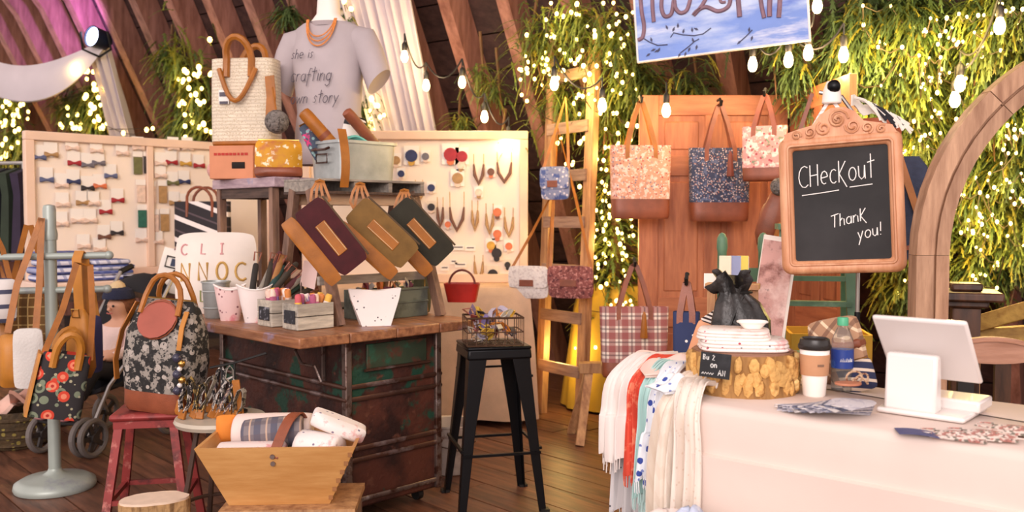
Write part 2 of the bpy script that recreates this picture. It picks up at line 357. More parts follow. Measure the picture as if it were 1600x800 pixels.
bush('cedar_garland', 'dark cedar garland behind the blue banner and panelled door top', [(1080, 130, 60, .3), (1010, 130, 30, .3), (1240, 110, 40, .4), (1220, 60, 30, .4), (1270, 160, 30, .4)], 756, 0.178, 0.0149, [G[1], G[0], G[2]], 'cedar garlands hung on ribs', rg)
bush('cedar_garland', 'lit cedar garland beside the cream knit tote', [(300, 130, 40, .3), (320, 180, 40, .3), (270, 90, 40, .3), (285, 190, 30, .3)], 756, 0.252, 0.0223, [G[0], G[1], G[2]], 'cedar garlands hung on ribs', rg)
bush('cedar_garland', 'lit cedar garland beside the slim white drape post', [(140, 150, 30, .3), (150, 180, 30, .3), (115, 160, 30, .3)], 504, 0.252, 0.0223, [G[0], G[2], G[1]], 'cedar garlands hung on ribs', rg)
bush('cedar_garland', 'lit cedar garland under the white swag above clothes rail', [(15, 160, 30, .3), (25, 210, 30, .3), (5, 240, 30, .3)], 540, 0.252, 0.0223, [G[0], G[2], G[1]], 'cedar garlands hung on ribs', rg)
bush('cedar_garland', 'lit cedar garland behind the mannequin and drape', [(575, 170, 22, .3), (540, 20, 20, .3), (560, 140, 20, .3), (450, 20, 18, .3)], 396, 0.207, 0.0186, [G[1], G[0], G[2]], 'cedar garlands hung on ribs', rg)

# ---------------------------------------------------------------- fairy lights and festoon bulbs
FAIRY = glow('fairy_bulb_glow', 'ffd46a', 7); FEST = glow('festoon_bulb_glow', 'ffdc94', 14); WIREM = mat('light_wire', '3a2d1c', .7, var=.1)
fb = MB().ball((0, 0, 0), .0135, 6, 4); FB = None
def lamp(parent, loc, power, col=(1, .68, .3), r=.05, name='bulb_light'):
    l = bpy.data.lights.new(name, 'POINT'); l.energy = power; l.color = col; l.shadow_soft_size = r
    o = bpy.data.objects.new(name, l); COL.objects.link(o); o.parent = parent; o.location = loc; return o
def fairy(label, zones, off, power, nl, rnd, size=1., surf=None, col=(1, .72, .24)):
    global FB
    pts = []
    for (x0, y0, x1, y1, n) in zones:
        for i in range(n):
            px, py = rnd.uniform(x0, x1), rnd.uniform(y0, y1); pts.append((surf or wallpix)(px, py, off+rnd.uniform(-.05, .1)))
    t = thing('fairy_lights', label, 'string lights', pts[0], 0, 'fairy light strands'); o = pts[0].copy()
    left = pts[1:]; path = [pts[0]]
    while left:
        j = min(range(len(left)), key=lambda q: (left[q]-path[-1]).length_squared); path.append(left.pop(j))
    wm = MB()
    for a, b in zip(path, path[1:]):
        if (a-b).length < 5: wm.tube([a-o, (a+b)/2-o+V((0, 0, -.03)), b-o], .003, 4)
    wm.build('wire', WIREM, t)
    for p in path:
        if FB is None: FB = fb.build('bulb', FAIRY, t); b = FB; b.location = p-o
        else: b = inst(FB, 'bulb', t, p-o)
        sc = size*rnd.uniform(.75, 1.25); b.scale = (sc, sc, sc*1.2)
    for i in range(nl): lamp(t, path[int((i+.5)*len(path)/nl)]-o+V((-.1, -.16, 0)), power, col)
    return t
rf = random.Random(11)
fairy('warm fairy lights in the greenery under the white swag', [(0, 125, 45, 250, 42)], .5, 2.8, 2, rf, 1.49)
fairy('warm fairy lights beside the slim white drape post', [(75, 165, 125, 205, 9), (125, 110, 170, 205, 34), (180, 190, 240, 210, 3)], .5, 2.8, 2, rf, 1.49)
fairy('warm fairy lights beside the cream knit tote', [(278, 102, 332, 215, 32), (300, 60, 330, 80, 1)], .5, 2.8, 2, rf, 1.36)
fairy('warm fairy lights behind the mannequin', [(548, 140, 600, 202, 11), (530, 0, 550, 25, 5)], .5, 2.0, 1, rf, 1.23)
fairy('warm fairy lights strung around the upper half of the old ladder', [(808, 50, 870, 160, 28), (850, 0, 990, 60, 24), (870, 60, 1000, 225, 62)], .5, 4, 5, rf, 0.85)
fairy('warm fairy lights in boughs above the chalkboard sign', [(1320, 0, 1440, 130, 18), (1320, 120, 1440, 200, 12)], .55, 4, 4, rf, 0.62)
fairy('warm fairy lights in boughs outside the wooden arch', [(1440, 0, 1600, 100, 40), (1440, 100, 1520, 200, 24), (1400, 180, 1480, 300, 26)], .55, 4, 8, rf, 0.62)
fairy('warm fairy lights in greenery seen through the wooden arch', [(1490, 270, 1600, 370, 44), (1490, 370, 1600, 460, 14), (1400, 300, 1440, 460, 18), (1560, 180, 1600, 260, 16)], .55, 3.6, 6, rf, 0.62)
def festoon(label, pix, off, power, surf=None):
    pts = [(surf or wallpix)(px, py, off) for px, py in pix]; o = pts[0].copy(); t = thing('festoon_lights', label, 'string lights', o, 0, 'festoon strings of large bulbs')
    wm = MB(); pr = None
    for p in pts:
        q = p-o+V((0, 0, .16))
        if pr is not None: wm.tube([pr+(q-pr)*f+V((0, 0, -.12*4*f*(1-f))) for f in [i/8 for i in range(9)]], .006, 5)
        wm.tube([q, p-o+V((0, 0, .09))], .005, 5); pr = q
    wm.build('cable', DARK, t)
    for p in pts:
        c = p-o
        MB().lathe([(.012, .035), (.019, .045), (.019, .085), (.008, .1)], 10, c).build('socket', DARK, t)
        MB().lathe([(.001, -.043), (.013, -.04), (.023, -.025), (.026, -.006), (.022, .014), (.014, .036), (.011, .046)], 12, c).build('bulb', FEST, t)
        lamp(t, c+V((0, -.07, -.02)), power, (1, .68, .38))
    return t
festoon('festoon string of bulbs sagging across timbers above the jewelry board', [(632, 88), (666, 133), (722, 128), (757, 182), (795, 219)], .62, 2.2)
festoon('festoon string of bulbs at the top of the old ladder', [(866, 130), (941, 164)], 1.0, 3.0)
festoon('festoon string of bulbs under the blue banner', [(1176, 100), (1232, 93), (1318, 85)], .75, 3.5)
festoon('single festoon bulb cord hung above the blue banner corner', [(1277, 8), (1263, 82)], .75, 2.5)
festoon('festoon string of bulbs in boughs beside the wooden arch', [(1500, 130), (1562, 40), (1492, 155)], .7, 3.0)
festoon('bare glowing bulb hung against the panelled door', [(1041, 172)], 0, 1.2, lambda x, y, o: at(x, y, 5.2))

# ---------------------------------------------------------------- white drapes and the uplight
DRAPE = mat('white_voile', 'd9cdd0', .8, var=.04, vs=3, sheen=.3)
def drape(name, label, a, b, wa, wb, dirw, pleats, amp, n=40, cat='drape', sag=0):
    a, b, D = V(a), V(b), V(dirw).normalized(); q = (b-a).cross(D).normalized(); m = MB()
    def fn(u, v):
        p = a+(b-a)*u; w_ = wa+(wb-wa)*u; p.z -= sag*4*u*(1-u)
        return p-a+D*(v-.5)*w_+q*amp*math.sin(v*pleats*6.283+u*1.5)*(1+.4*math.sin(v*17))
    m.grid(fn, 24, n, .006); o = m.build(name, DRAPE); o.location = a; return tag(o, label, cat)
drape('drape', 'wide white pleated drape hanging from the roof behind the mannequin', wallpix(560, -90, .45), wallpix(645, 262, .45), .72, .62, WS, 9, .04, 80)
drape('drape', 'slim white drape wrapped down a post beside fairy lights', wallpix(156, 76, .55), wallpix(204, 260, .5), .2, .32, WS, 3, .05, 24)
m = MB(); a, b = wallpix(-90, 60, .7), wallpix(160, 82, .6); rings = []
for i in range(25):
    f = i/24; p = a+(b-a)*f+V((0, 0, -.42*4*f*(1-f)+.06*f)); r = .17*(1-.75*abs(2*f-1)**3)
    rings.append([p-a+V((.25*r*math.cos(t_), -.5*r*math.cos(t_), r*math.sin(t_)*(1+.12*math.sin(5*t_)))) for t_ in [k*.5236 for k in range(12)]])
o = m.loft(rings).build('swag', DRAPE); o.location = a; tag(o, 'white fabric swag draped across the upper ribs', 'drape')
p = wallpix(147, 58, .62); t = thing('uplight', 'small dark stage light glowing blue-white beside the swag end', 'stage light', p)
dv = V((-.35, -.7, .1)).normalized(); rot = dv.to_track_quat('Z', 'Y').to_euler()
h = MB().lathe([(.05, -.16), (.085, -.12), (.095, 0), (.1, .03), (.09, .03), (.085, -.01)], 16).build('housing', mat('light_housing', '1d2440', .4, .3), t); h.rotation_euler = rot
e = MB().lathe([(.001, .0), (.084, .0), (.084, .012), (.001, .016)], 16).build('lens', mat('uplight_lens', 'dfe8ff', .3, emit='cfd8ff', es=9, var=0), t); e.rotation_euler = rot
MB().tube([(-.12, 0, .05), (-.13, .05, -.1), (0, .1, -.16), (.13, .05, -.1), (.12, 0, .05)], .012, 6).build('yoke', DARK, t)
l = bpy.data.lights.new('uplight_beam', 'SPOT'); l.energy = 110; l.color = (.55, .22, 1); l.spot_size = R(58); l.spot_blend = .7; l.shadow_soft_size = .05
lo = bpy.data.objects.new('uplight_beam', l); COL.objects.link(lo); lo.parent = t; lo.location = (-.05, -.1, .15); lo.rotation_euler = (wallpix(112, 22, 0)-(p+V((-.05, -.1, .15)))).to_track_quat('-Z', 'Y').to_euler()
# ================================================================ TRUNK ISLAND
UU = V((.7071, .7071, 0)); VV = V((-.7071, .7071, 0)); TC = V((-.864, 3.61, 0)); TZ = .86; SZ = 1.53
def TP(u, v, z=TZ): return TC+UU*u+VV*v+V((0, 0, z))
RUST = mat('rusted_green_paint', '3a1f19', .55, .25, (('noise', '5a2f22', 5, .42, .6), ('noise', '1f4636', 4.5, .545, .59, 3), ('noise', '6a4030', 16, .62, .7, 5)), .3, 5, .3, 40)
STEEL = mat('worn_steel_edge', '7d6a62', .4, .7, (('noise', '4a2c22', 20, .5, .62), ('noise', 'b3a8a6', 12, .58, .66, 3)), .2, 10)
t = thing('trunk', 'tall rusty green metal steamer trunk with raised bands under the plank top', 'trunk', TC, 45)
x0, x1, y0, y1, zb, zt = .29, .80, .085, 1.2, .06, .815
MB().box(((x0+x1)/2, (y0+y1)/2, (zb+zt)/2), (x1-x0, y1-y0, zt-zb)).build('body', RUST, t, bevel=.012)
for z in (.61, .555, .335, .285, .105):
    m = MB(); e = .012; pts = [(x0-e, y0-e, z), (x1+e, y0-e, z), (x1+e, y1+e, z), (x0-e, y1+e, z)]; m.tube(pts, .011, 8, loop=True); m.build('band', STEEL if z < .2 else mat('rust_band', '56392e', .4, .5, (('noise', '8a7a78', 8, .55, .7),), .2, 9), t)
for px_, py_ in ((x0, y0), (x1, y0), (x0, y1)):
    MB().box((px_, py_, (zb+zt)/2), (.034, .034, zt-zb-.01)).build('corner_strip', STEEL, t, bevel=.005)
MB().box((.56, y0-.006, .735), (.34, .012, .11)).build('name_plate', mat('stencil_plate', '34412f', .6, .3, (('noise', '5a3527', 12, .5, .6), ('noise', '2c5a44', 8, .58, .66, 4)), .2), t, bevel=.004)
m = MB(); m.tube([(.375, y0-.014, .675), (.745, y0-.014, .675)], .007, 6); m.build('plate_bead', MATS['rust_band'], t)
m = MB(); m.tube([(x0-.02, .42, .80), (x0-.05, .42, .74), (x0-.055, .36, .69), (x0-.05, .26, .69), (x0-.03, .24, .62)], .007, 6); m.build('latch_hook', STEEL, t)
MB().box((x0-.012, .25, .70), (.012, .012, .2)).build('latch_bar', STEEL, t)
for cx_, cy_ in ((.35, .16), (.74, .16), (.35, 1.1), (.74, 1.1)):
    c = MB(); c.tube([(cx_-.015, cy_, .03), (cx_+.015, cy_, .03)], .03, 12); c.build('caster', DARK, t)
t = thing('plank_top', 'weathered wide plank tabletop lying across the trunk', 'tabletop', TC, 45)
PW = wood('weathered_plank', '6a3f2b', 'a4704c', 1, 4, .42, 8, .25, ('8d7f96', 6, .6))
for i in range(4):
    MB().box((.126+.25*i, .7, .8375), (.247, 1.4, .045)).build('plank', PW, t, bevel=.006)

# ---------------------------------------------------------------- two wooden stands on the plank
LILAC = wood('lilac_weathered', '8d7480', 'c7aeb2', 1, 5, .6, 7, .3, ('8088a8', 7, .6)); OLDW = wood('old_stand_wood', '5d4438', '92705c', 2, 5, .65, 7, .3); GREYW = wood('grey_crate_wood', '79716a', 'a89d90', 0, 6, .7, 7, .3)
t = thing('wooden_stand', 'lilac weathered wooden bench stand carrying cardboard box and knit tote', 'stand', TP(.33, .77), 45)
for i in range(2): MB().box((.076+.152*i, .3, .665), (.148, .64, .05)).build('top_board', LILAC, t, bevel=.005)
DKW = wood('dark_apron', '352620', '5b453a', 1, 6, .7)
for x in (.03, .27): MB().box((x, .3, .614), (.022, .54, .05)).build('apron', DKW, t)
for y in (.045, .555): MB().box((.15, y, .614), (.2, .022, .05)).build('apron', DKW, t)
for x, y in ((.03, .03), (.27, .03), (.03, .57), (.27, .57)): MB().bar((x, y, 0), (x, y, .639), .036, .036).build('leg', OLDW, t)
t = thing('wooden_stand', 'splay-legged wooden stand with slotted top carrying the galvanized tub', 'stand', TP(.36, .25), 45)
for x in (0, .6):
    MB().bar((x, -.01, 0), (x-.03, .17, .62), .05, .032, (1, 0, 0)).build('leg', OLDW, t)
    MB().bar((x, .5, 0), (x-.03, .31, .62), .05, .032, (1, 0, 0)).build('leg', OLDW, t)
MB().box((.27, .145, .575), (.6, .02, .05)).build('rail', wood('pale_rail', 'b08f74', 'd0b193', 0, 5), t)
MB().box((.27, .335, .575), (.6, .02, .05)).build('rail', MATS['pale_rail'], t)
MB().box((.27, .1, .2), (.62, .022, .04)).build('stretcher', GREYW, t)
MB().box((.27, .24, .606), (.62, .3, .012)).build('slot_floor', DKW, t); MB().box((.27, .24, .664), (.62, .3, .012)).build('top_board', GREYW, t, bevel=.003)
for x in (-.03, .17, .37, .57): MB().box((x, .24, .635), (.022, .29, .046)).build('divider', GREYW, t)

# ---------------------------------------------------------------- mannequin in grey tee
p = TP(.82, 1.0); MZ = .085; t = thing('mannequin', 'white headless mannequin torso wearing grey lettered tee and orange necklace', 'mannequin', p, -14)
SKINW = mat('mannequin_white', 'f5e8de', .5, var=.03)
MB().lathe([(.15, 0), (.15, .012), (.03, .03), (.02, .05)], 20).build('base', DARK, t); MB().tube([(0, 0, .04), (0, 0, .85)], .014, 8).build('pole', DARK, t)
def oval(z, a, b, cy=0, n=24, pw=2.4):
    out = []
    for k in range(n):
        q = 2*math.pi*k/n; c, s = math.cos(q), math.sin(q)
        out.append(V((a*abs(c)**(2/pw)*(1 if c > 0 else -1), cy+b*abs(s)**(2/pw)*(1 if s > 0 else -1), z)))
    return out
body = [oval(.70, .15, .10), oval(.8, .165, .115), oval(.95, .13, .095), oval(1.12, .155, .11, -.01), oval(1.28, .165, .10, -.01), oval(1.40, .16, .08), oval(1.46, .10, .065), oval(1.50, .062, .06), oval(1.585, .056, .056), oval(1.6, .058, .058), oval(1.612, .05, .05)]
MB().loft(body).build('torso', SKINW, t, ang=70).location.z = MZ
TEE = mat('grey_tee', 'b3a7a9', .85, var=.07, vs=5, bump=.1, bs=300)
def wr(r, k, amp, ph): return [p_+V((0, 0, 0))+V((p_.x, p_.y, 0)).normalized()*amp*math.sin(k*math.atan2(p_.y, p_.x)+ph) for p_ in r]
tee = [wr(oval(.69, .195, .135), 7, .012, 0), wr(oval(.76, .2, .14), 7, .010, .5), wr(oval(.86, .185, .13), 6, .008, 1), wr(oval(.97, .172, .122), 5, .005, 2), oval(1.12, .185, .128, -.01), oval(1.27, .2, .118, -.01), oval(1.37, .205, .098), oval(1.425, .185, .085), oval(1.45, .14, .078, -.005), oval(1.452, .10, .085, -.012), oval(1.43, .088, .078, -.012)]
sh = MB().loft(tee, False).build('tee_shirt', TEE, t, ang=80); sh.location.z = MZ
for sg in (-1, 1):
    rr = []
    for f, x, z, a, b in ((0, .15, 1.35, .085, .07), (.35, .2, 1.345, .088, .075), (.7, .245, 1.26, .085, .08), (1, .29, 1.13, .083, .082), (1.01, .285, 1.135, .07, .07)):
        d = V((.75*sg, 0, -.66)) if f > .2 else V((1*sg, 0, -.15)); d.normalize(); yy = V((0, 1, 0)); xx = d.cross(yy)
        rr.append([V((x*sg, 0, z))+xx*a*math.cos(q)+yy*b*math.sin(q) for q in [k*math.pi/8 for k in range(16)]])
    MB().loft(rr, True).build('sleeve', TEE, t, ang=80).location.z = MZ
INK = mat('charcoal_ink', '56505a', .8, var=.05)
def front(x, z):
    # point on the tee front at local x, z
    return V((x, -.142-.012*min(1, max(0, (z-.95)*4))+.32*x*x*1.6, z))
for txt, x, z, sz in (('she is', -.15, 1.245, .05), ('crafting', -.16, 1.125, .066), ('own story', -.165, 1.01, .06)):
    xx = x; m = MB()
    for ch in txt:
        w_, st = GL[ch]
        for s in st: m.tube([front(xx+(a+.25*b)*sz, z+b*sz) for a, b in s], .0022, 4)
        xx += (w_+.06)*sz
    m.build('lettering', INK, sh, stuff=True)
OR = mat('orange_beads', 'd8843a', .4, var=.15, vs=60)
for k, (w_, dz) in enumerate(((.075, .10), (.08, .125), (.085, .15))):
    MB().tube([V((w_*math.cos(q), -.085-.05*math.sin(-q)*1.0, 1.46+dz*math.sin(q))) for q in [-math.pi*i/14 for i in range(15)]], .004, 6).build('necklace_strand', OR, t).location.z = MZ

# ---------------------------------------------------------------- bags (helper)
def ring4(w_, d_, z, n=24, pw=5, cx=0, cy=0):
    out = []
    for k in range(n):
        q = 2*math.pi*(k+.5)/n; c, s = math.cos(q), math.sin(q)
        out.append(V((cx+w_/2*abs(c)**(2/pw)*(1 if c > 0 else -1), cy+d_/2*abs(s)**(2/pw)*(1 if s > 0 else -1), z)))
    return out
def tote(name, label, loc, rz, w_, h, d, mb_, ml, bf=.28, hh=.2, group=None, hang=True, flare=.08, hmat=None, cat='bag', rot=None, hw=.025, tassel=None, hgap=.24, topd=.45, hook=False):
    t = thing(name, label, cat, loc, rz, group, rot)
    def rg_(f): 
        bul = 1+.1*math.sin(f*math.pi)
        return ring4(w_*(1+flare*(f-.5))*(.965 if f < .01 else 1), d*(1-(1-topd)*f)*bul*(.9 if f < .01 else 1), f*h)
    if bf > 0: MB().loft([rg_(0), rg_(.03), rg_(bf*.5), rg_(bf)]).build('leather_base', ml, t, ang=60)
    fs = [bf+(1-bf)*i/5 for i in range(6)]; rr = [[p+(V((p.x, p.y, 0)).normalized()*.0015 if i == 0 else V()) for p in rg_(f)] for i, f in enumerate(fs)]
    top = rg_(1); inn = [V((p.x*.96, p.y*.8, p.z)) for p in top]; inn2 = [V((p.x*.95, p.y*.75, p.z-.03)) for p in top]
    MB().loft(rr+[inn, inn2]).build('bag_body', mb_, t, ang=60)
    for sg in (-1, 1):
        yy = sg*d*topd/2*1.06; a = w_*hgap
        if hang: pts = [(-a, yy*1.12, h*.80), (-a, yy, h*.97), (-a*.55, yy*.6, h+hh*.55), (-a*.14, sg*.008, h+hh*.96), (0, sg*.006, h+hh), (a*.14, sg*.008, h+hh*.96), (a*.55, yy*.6, h+hh*.55), (a, yy, h*.97), (a, yy*1.12, h*.80)]
        else: pts = [(-a, yy*1.15, h*.78), (-a, yy*1.05, h*.98)]+[(-a*math.cos(q), yy*(1.05+.5*math.sin(q)), h+hh*math.sin(q)) for q in [math.pi*i/9 for i in range(1, 9)]]+[(a, yy*1.05, h*.98), (a, yy*1.15, h*.78)]
        MB().strap(pts, hw, .006, (1, 0, 0) if False else (.0, 1, 0) if False else (1, 0, .001), 0).build('handle', hmat or ml, t) if hang else MB().tube(pts, hw*.42, 7).build('handle', hmat or ml, t)
    if tassel:
        x = tassel[1] if len(tassel) > 1 else w_*.12
        m = MB(); m.lathe([(.004, .02), (.012, 0), (.013, -.02), (.022, -.12), (.02, -.125)], 8, (x, -d*.5-.02, h*.9)); m.build('tassel', tassel[0], t)
    if hook:
        m = MB(); m.tube([(0, .05, h+hh+.03), (0, -.0, h+hh+.035), (0, -.03, h+hh-.005), (0, -.045, h+hh+.02)], .008, 6); m.build('hook', DARK, t)
    return t

# cardboard box, knit tote, yellow pouch
SZL = TZ+.69; b = TP(.43, 1.26, SZL)-V((.12, .14, 0)); t = thing('cardboard_box', 'salmon cardboard box with dark hand slot under the knit tote', 'box', b, -8)
CARD = mat('salmon_card', 'd08a66', .8, var=.06, vs=9); hb = .172
MB().box((.12, .14, hb/2), (.24, .28, hb)).build('carton', CARD, t, bevel=.004)
MB().tube([(.125, -.001, .07), (.195, -.001, .07)], .017, 8, flat=.25, side=(0, 0, 1)).build('hand_slot', mat('slot_dark', '1c1412', .9), t)
m = MB(); rr_ = random.Random(5)
for i in range(9): m.box((.035+.021*i, -.0015, .128), (.012+.006*rr_.random(), .002, .013))
m.build('printed_line', mat('red_print', 'b3362c', .8), t)
KNIT = mat('cream_knit', 'e3d5bf', .9, 0, (('stripe', 'b9a890', (0, 0, 1), 55, .35, .5), ('spots', 'c8b69a', 95, .35, 2)), .08, 12, .5, 140)
t = tote('knit_tote', 'tall cream knit tote with tan leather handles on the cardboard box', TP(.45, 1.22, SZL+hb), -8, .34, .46, .2, KNIT, LEATHER, .06, .1, None, False, .02, hw=.045, hgap=.2, topd=.8)
MB().tube([V((-.1+.2*f, -.11-.03*math.sin(math.pi*f), .40-.17*math.sin(math.pi*f))) for f in [i/10 for i in range(11)]], .013, 7).build('front_handle', LEATHER, t)
MB().box((-.075, -.112, .255), (.055, .004, .075)).build('brand_label', mat('label_white', 'e9e4de', .7, var=.02), t); MB().box((-.075, -.115, .268), (.045, .003, .022)).build('label_print', mat('label_grey', '57525c', .7), t); MB().box((-.075, -.115, .225), (.045, .003, .014)).build('label_print', MATS['label_grey'], t)
MB().strap([(.17, -.10, .36), (.185, -.115, .25), (.18, -.12, .15)], .05, .006, (1, 0, 0)).build('side_tab', LEATHER, t)
POM = mat('grey_pompom', '807872', .95, 0, (('noise', '4a4440', 60, .5, .6),), .3, 40, 1, 120)
m = MB(); m.ball((.22, -.13, .12), .062, 14, 9); o = m.build('pompom', POM, t, label='grey furry pompom'); MB().tube([(.19, -.11, .3), (.215, -.13, .18)], .006, 5).build('pompom_cord', LEATHER, t)
YEL = mat('yellow_floral', 'd0931e', .7, 0, (('noise', 'f0e0bc', 24, .58, .62, 1), ('noise', 'b8703c', 7, .55, .63, 2)), .1, 8)
t = thing('zip_pouch', 'yellow floral zip pouch with leather base beside the cardboard box', 'pouch', TP(.40, .82, SZL), rot=(-10, 0, 12))
MB().cushion(.23, .19, .09, 10).build('pouch_body', YEL, t, ang=60); MB().cushion(.232, .05, .094, 8, edge=.5).build('leather_base', DLEATHER, t); MB().tube([(-.1, 0, .19), (.1, 0, .19)], .005, 6).build('zipper', BRASS, t)
PINKP = mat('pink_plush', 'e0a59c', .95, var=.15, vs=20, bump=.8, bs=90)
o = MB().ball((0, 0, .055), .055, 14, 9).build('pompom', PINKP); place(o, TP(.37, 1.40, SZL)); tag(o, 'dusty pink pompom at the end of lilac bench stand', 'pompom')

# galvanized tub and contents
GALV = mat('galvanized', 'aeb3b1', .42, .55, (('noise', '989e9c', 9, .45, .7),), .08, 12)
t = thing('metal_tub', 'galvanized rectangular metal tub on slotted stand top', 'tub', TP(.45, .36, SZ), 45)
hw_, W_, D_ = .185, .34, .27; m = MB()
def rr4(w_, d_, z): return ring4(w_, d_, z, 24, 9, W_/2, D_/2)
m.loft([rr4(W_-.02, D_-.02, 0), rr4(W_, D_, hw_), rr4(W_+.016, D_+.016, hw_), rr4(W_+.016, D_+.016, hw_-.014), ], True); m.loft([rr4(W_-.01, D_-.01, hw_+.001), rr4(W_-.03, D_-.03, .03)], True); m.build('tub_body', GALV, t)
m = MB(); m.tube([(-.005, .08, .15), (-.03, .08, .14), (-.03, .19, .14), (-.005, .19, .15)], .006, 6); m.tube([(-.012, .09, .08), (-.012, .18, .08), (-.012, .18, .12), (-.012, .09, .12)], .005, 5, loop=True); m.build('handle', STEEL, t)
def tubp(x, y, z): return TP(.45+x, .36+y, SZ+z)
def roll(name, label, cat, loc, L, r, rot, mt, group=None, cap=None):
    t = thing(name, label, cat, loc, 0, group, rot); m = MB(); m.lathe([(r*.6, 0), (r*.95, .008), (r, .03), (r, L-.03), (r*.9, L-.006), (r*.5, L)], 12); m.build('roll_body', mt, t)
    MB().lathe([(r*1.03, L*.46), (r*1.03, L*.54)], 12).build('binding', cap or DLEATHER, t); return t
roll('leather_roll', 'thick tan leather roll leaning left in the tub', 'leather roll', tubp(.10, .10, .1), .3, .032, (0, -42, 20), LEATHER)
roll('leather_roll', 'long brown leather roll leaning across the tub toward its right rim', 'leather roll', tubp(.32, .09, .13), .3, .028, (0, -48, 45), DLEATHER)
TEAL = mat('teal_cloth', '6fc0b4', .8, var=.1); PNK = mat('hot_pink', 'd83a78', .7, 0, (('noise', '35517a', 18, .5, .58),), .1)
t = thing('zip_pouch', 'pink and slate patterned pouch poking out of the tub', 'pouch', tubp(.06, .2, .1), rot=(0, -28, 30)); MB().cushion(.11, .2, .05, 8).build('pouch_body', mat('pink_slate_pattern', '4a5568', .8, 0, (('noise', 'd83a78', 14, .56, .6), ('spots', '8fb0b0', 40, .3)), .2), t); MB().tube([(-.045, 0, .2), (.045, 0, .2)], .005, 5).build('zipper', BRASS, t)
t = thing('zip_pouch', 'white pouch with black stripes standing in the tub', 'pouch', tubp(.17, .18, .1), rot=(0, 12, 35)); MB().cushion(.12, .22, .04, 8).build('pouch_body', mat('white_black_stripe', 'e8e2dc', .8, 0, (('stripe', '2b2a30', (0, 0, 1), 9, .3, 1, .45),), .04), t); MB().tube([(-.05, 0, .22), (.05, 0, .22)], .005, 5).build('zipper', DARK, t)
o = MB().grid(lambda u, v: V((u*.26, .0+v*.1, .035*math.sin(u*3)+.02*math.sin(v*3+u*6))), 12, 6, .01).build('napkin', TEAL); place(o, tubp(.02, .03, .165), 45); tag(o, 'teal folded cloth along the tub rim', 'cloth')
o = MB().strap([V((-.004-.03*math.sin(2.6*f), 0, .25-.27*f)) for f in [i/9 for i in range(10)]], .045, .005, (0, 1, 0)).build('leather_strap', LEATHER); place(o, tubp(.0, -.012, -.02), 45+90); tag(o, 'tan leather strap hanging over the tub corner', 'strap')

# ---------------------------------------------------------------- three clutches hanging from the stand
def clutch(label, px, py, Y, ang, fab, yaw=18):
    c = at(px, py, Y); W_, H_ = .34, .215
    t = thing('clutch', label, 'clutch', c, 0, 'wristlet clutches hanging from the wooden stand')
    t.rotation_euler = (Matrix.Rotation(R(yaw), 3, 'Z')@Matrix.Rotation(R(ang), 3, 'Y')).to_euler()
    MB().cushion(W_, H_*.69, .028, 12, pw=6, edge=.6, corner=9, c=(0, 0, -H_*.19)).build('fabric_body', fab, t, ang=60)
    MB().cushion(W_, H_*.32, .03, 10, pw=6, edge=.7, corner=9, c=(0, .0, -H_/2)).build('leather_base', LEATHER, t, ang=60)
    pt_ = MB().box((.005, -.0155, .028), (.16, .004, .05)).build('leather_patch', LEATHER, t, bevel=.002)
    m = MB()
    for q in (((-.07, -.0178, .008), (.08, -.0178, .008)), ((-.07, -.0178, .048), (.08, -.0178, .048))): m.tube(q, .0012, 4)
    m.build('stitching', mat('pale_thread', 'e0c8a0', .8), pt_, stuff=True)
    MB().box((0, 0, H_/2+.004), (W_*.94, .012, .008)).build('zipper', mat('dark_zip', '5a4630', .5, .5), t)
    return t
BURG = mat('burgundy_canvas', '451218', .85, var=.15, vs=20, bump=.2, bs=300); OLIV = mat('olive_canvas', '7a5a2c', .85, var=.12, vs=20, bump=.2, bs=300); FORE = mat('forest_canvas', '2d2a1f', .85, var=.12, vs=20, bump=.2, bs=300)
clutch('burgundy canvas clutch with tan leather base hanging on stand', 508, 377, 3.86, 52, BURG)
clutch('olive brown canvas clutch with tan leather base hanging on stand', 590, 373, 4.06, 43, OLIV)
clutch('dark forest green canvas clutch with tan leather base hanging on stand', 650, 370, 4.25, 47, FORE)
for (px, py, Y, lb) in ((500, 286, 3.98, 'burgundy'), (563, 290, 4.12, 'olive brown'), (632, 300, 4.3, 'forest green')):
    t = thing('wrist_strap', 'bunched tan leather wrist strap holding the %s clutch to stand' % lb, 'strap', at(px, py, Y), 0, 'leather straps holding clutches'); r2 = random.Random(px)
    for k in range(4):
        x = (k-1.5)*.016; MB().strap([V((x*.5, .0, .01)), V((x*1.3, -.02, -.03)), V((x*1.8+r2.uniform(-.01, .01), -.024, -.075)), V((x*1.3+r2.uniform(-.015, .015), -.02, -.12+.01*k))], .012, .003, (1, 0, 0)).build('thong', LEATHER, t)
    MB().tube([(-.02, .0, .005), (0, -.012, .012), (.02, 0, .005)], .006, 5).build('knot', LEATHER, t)

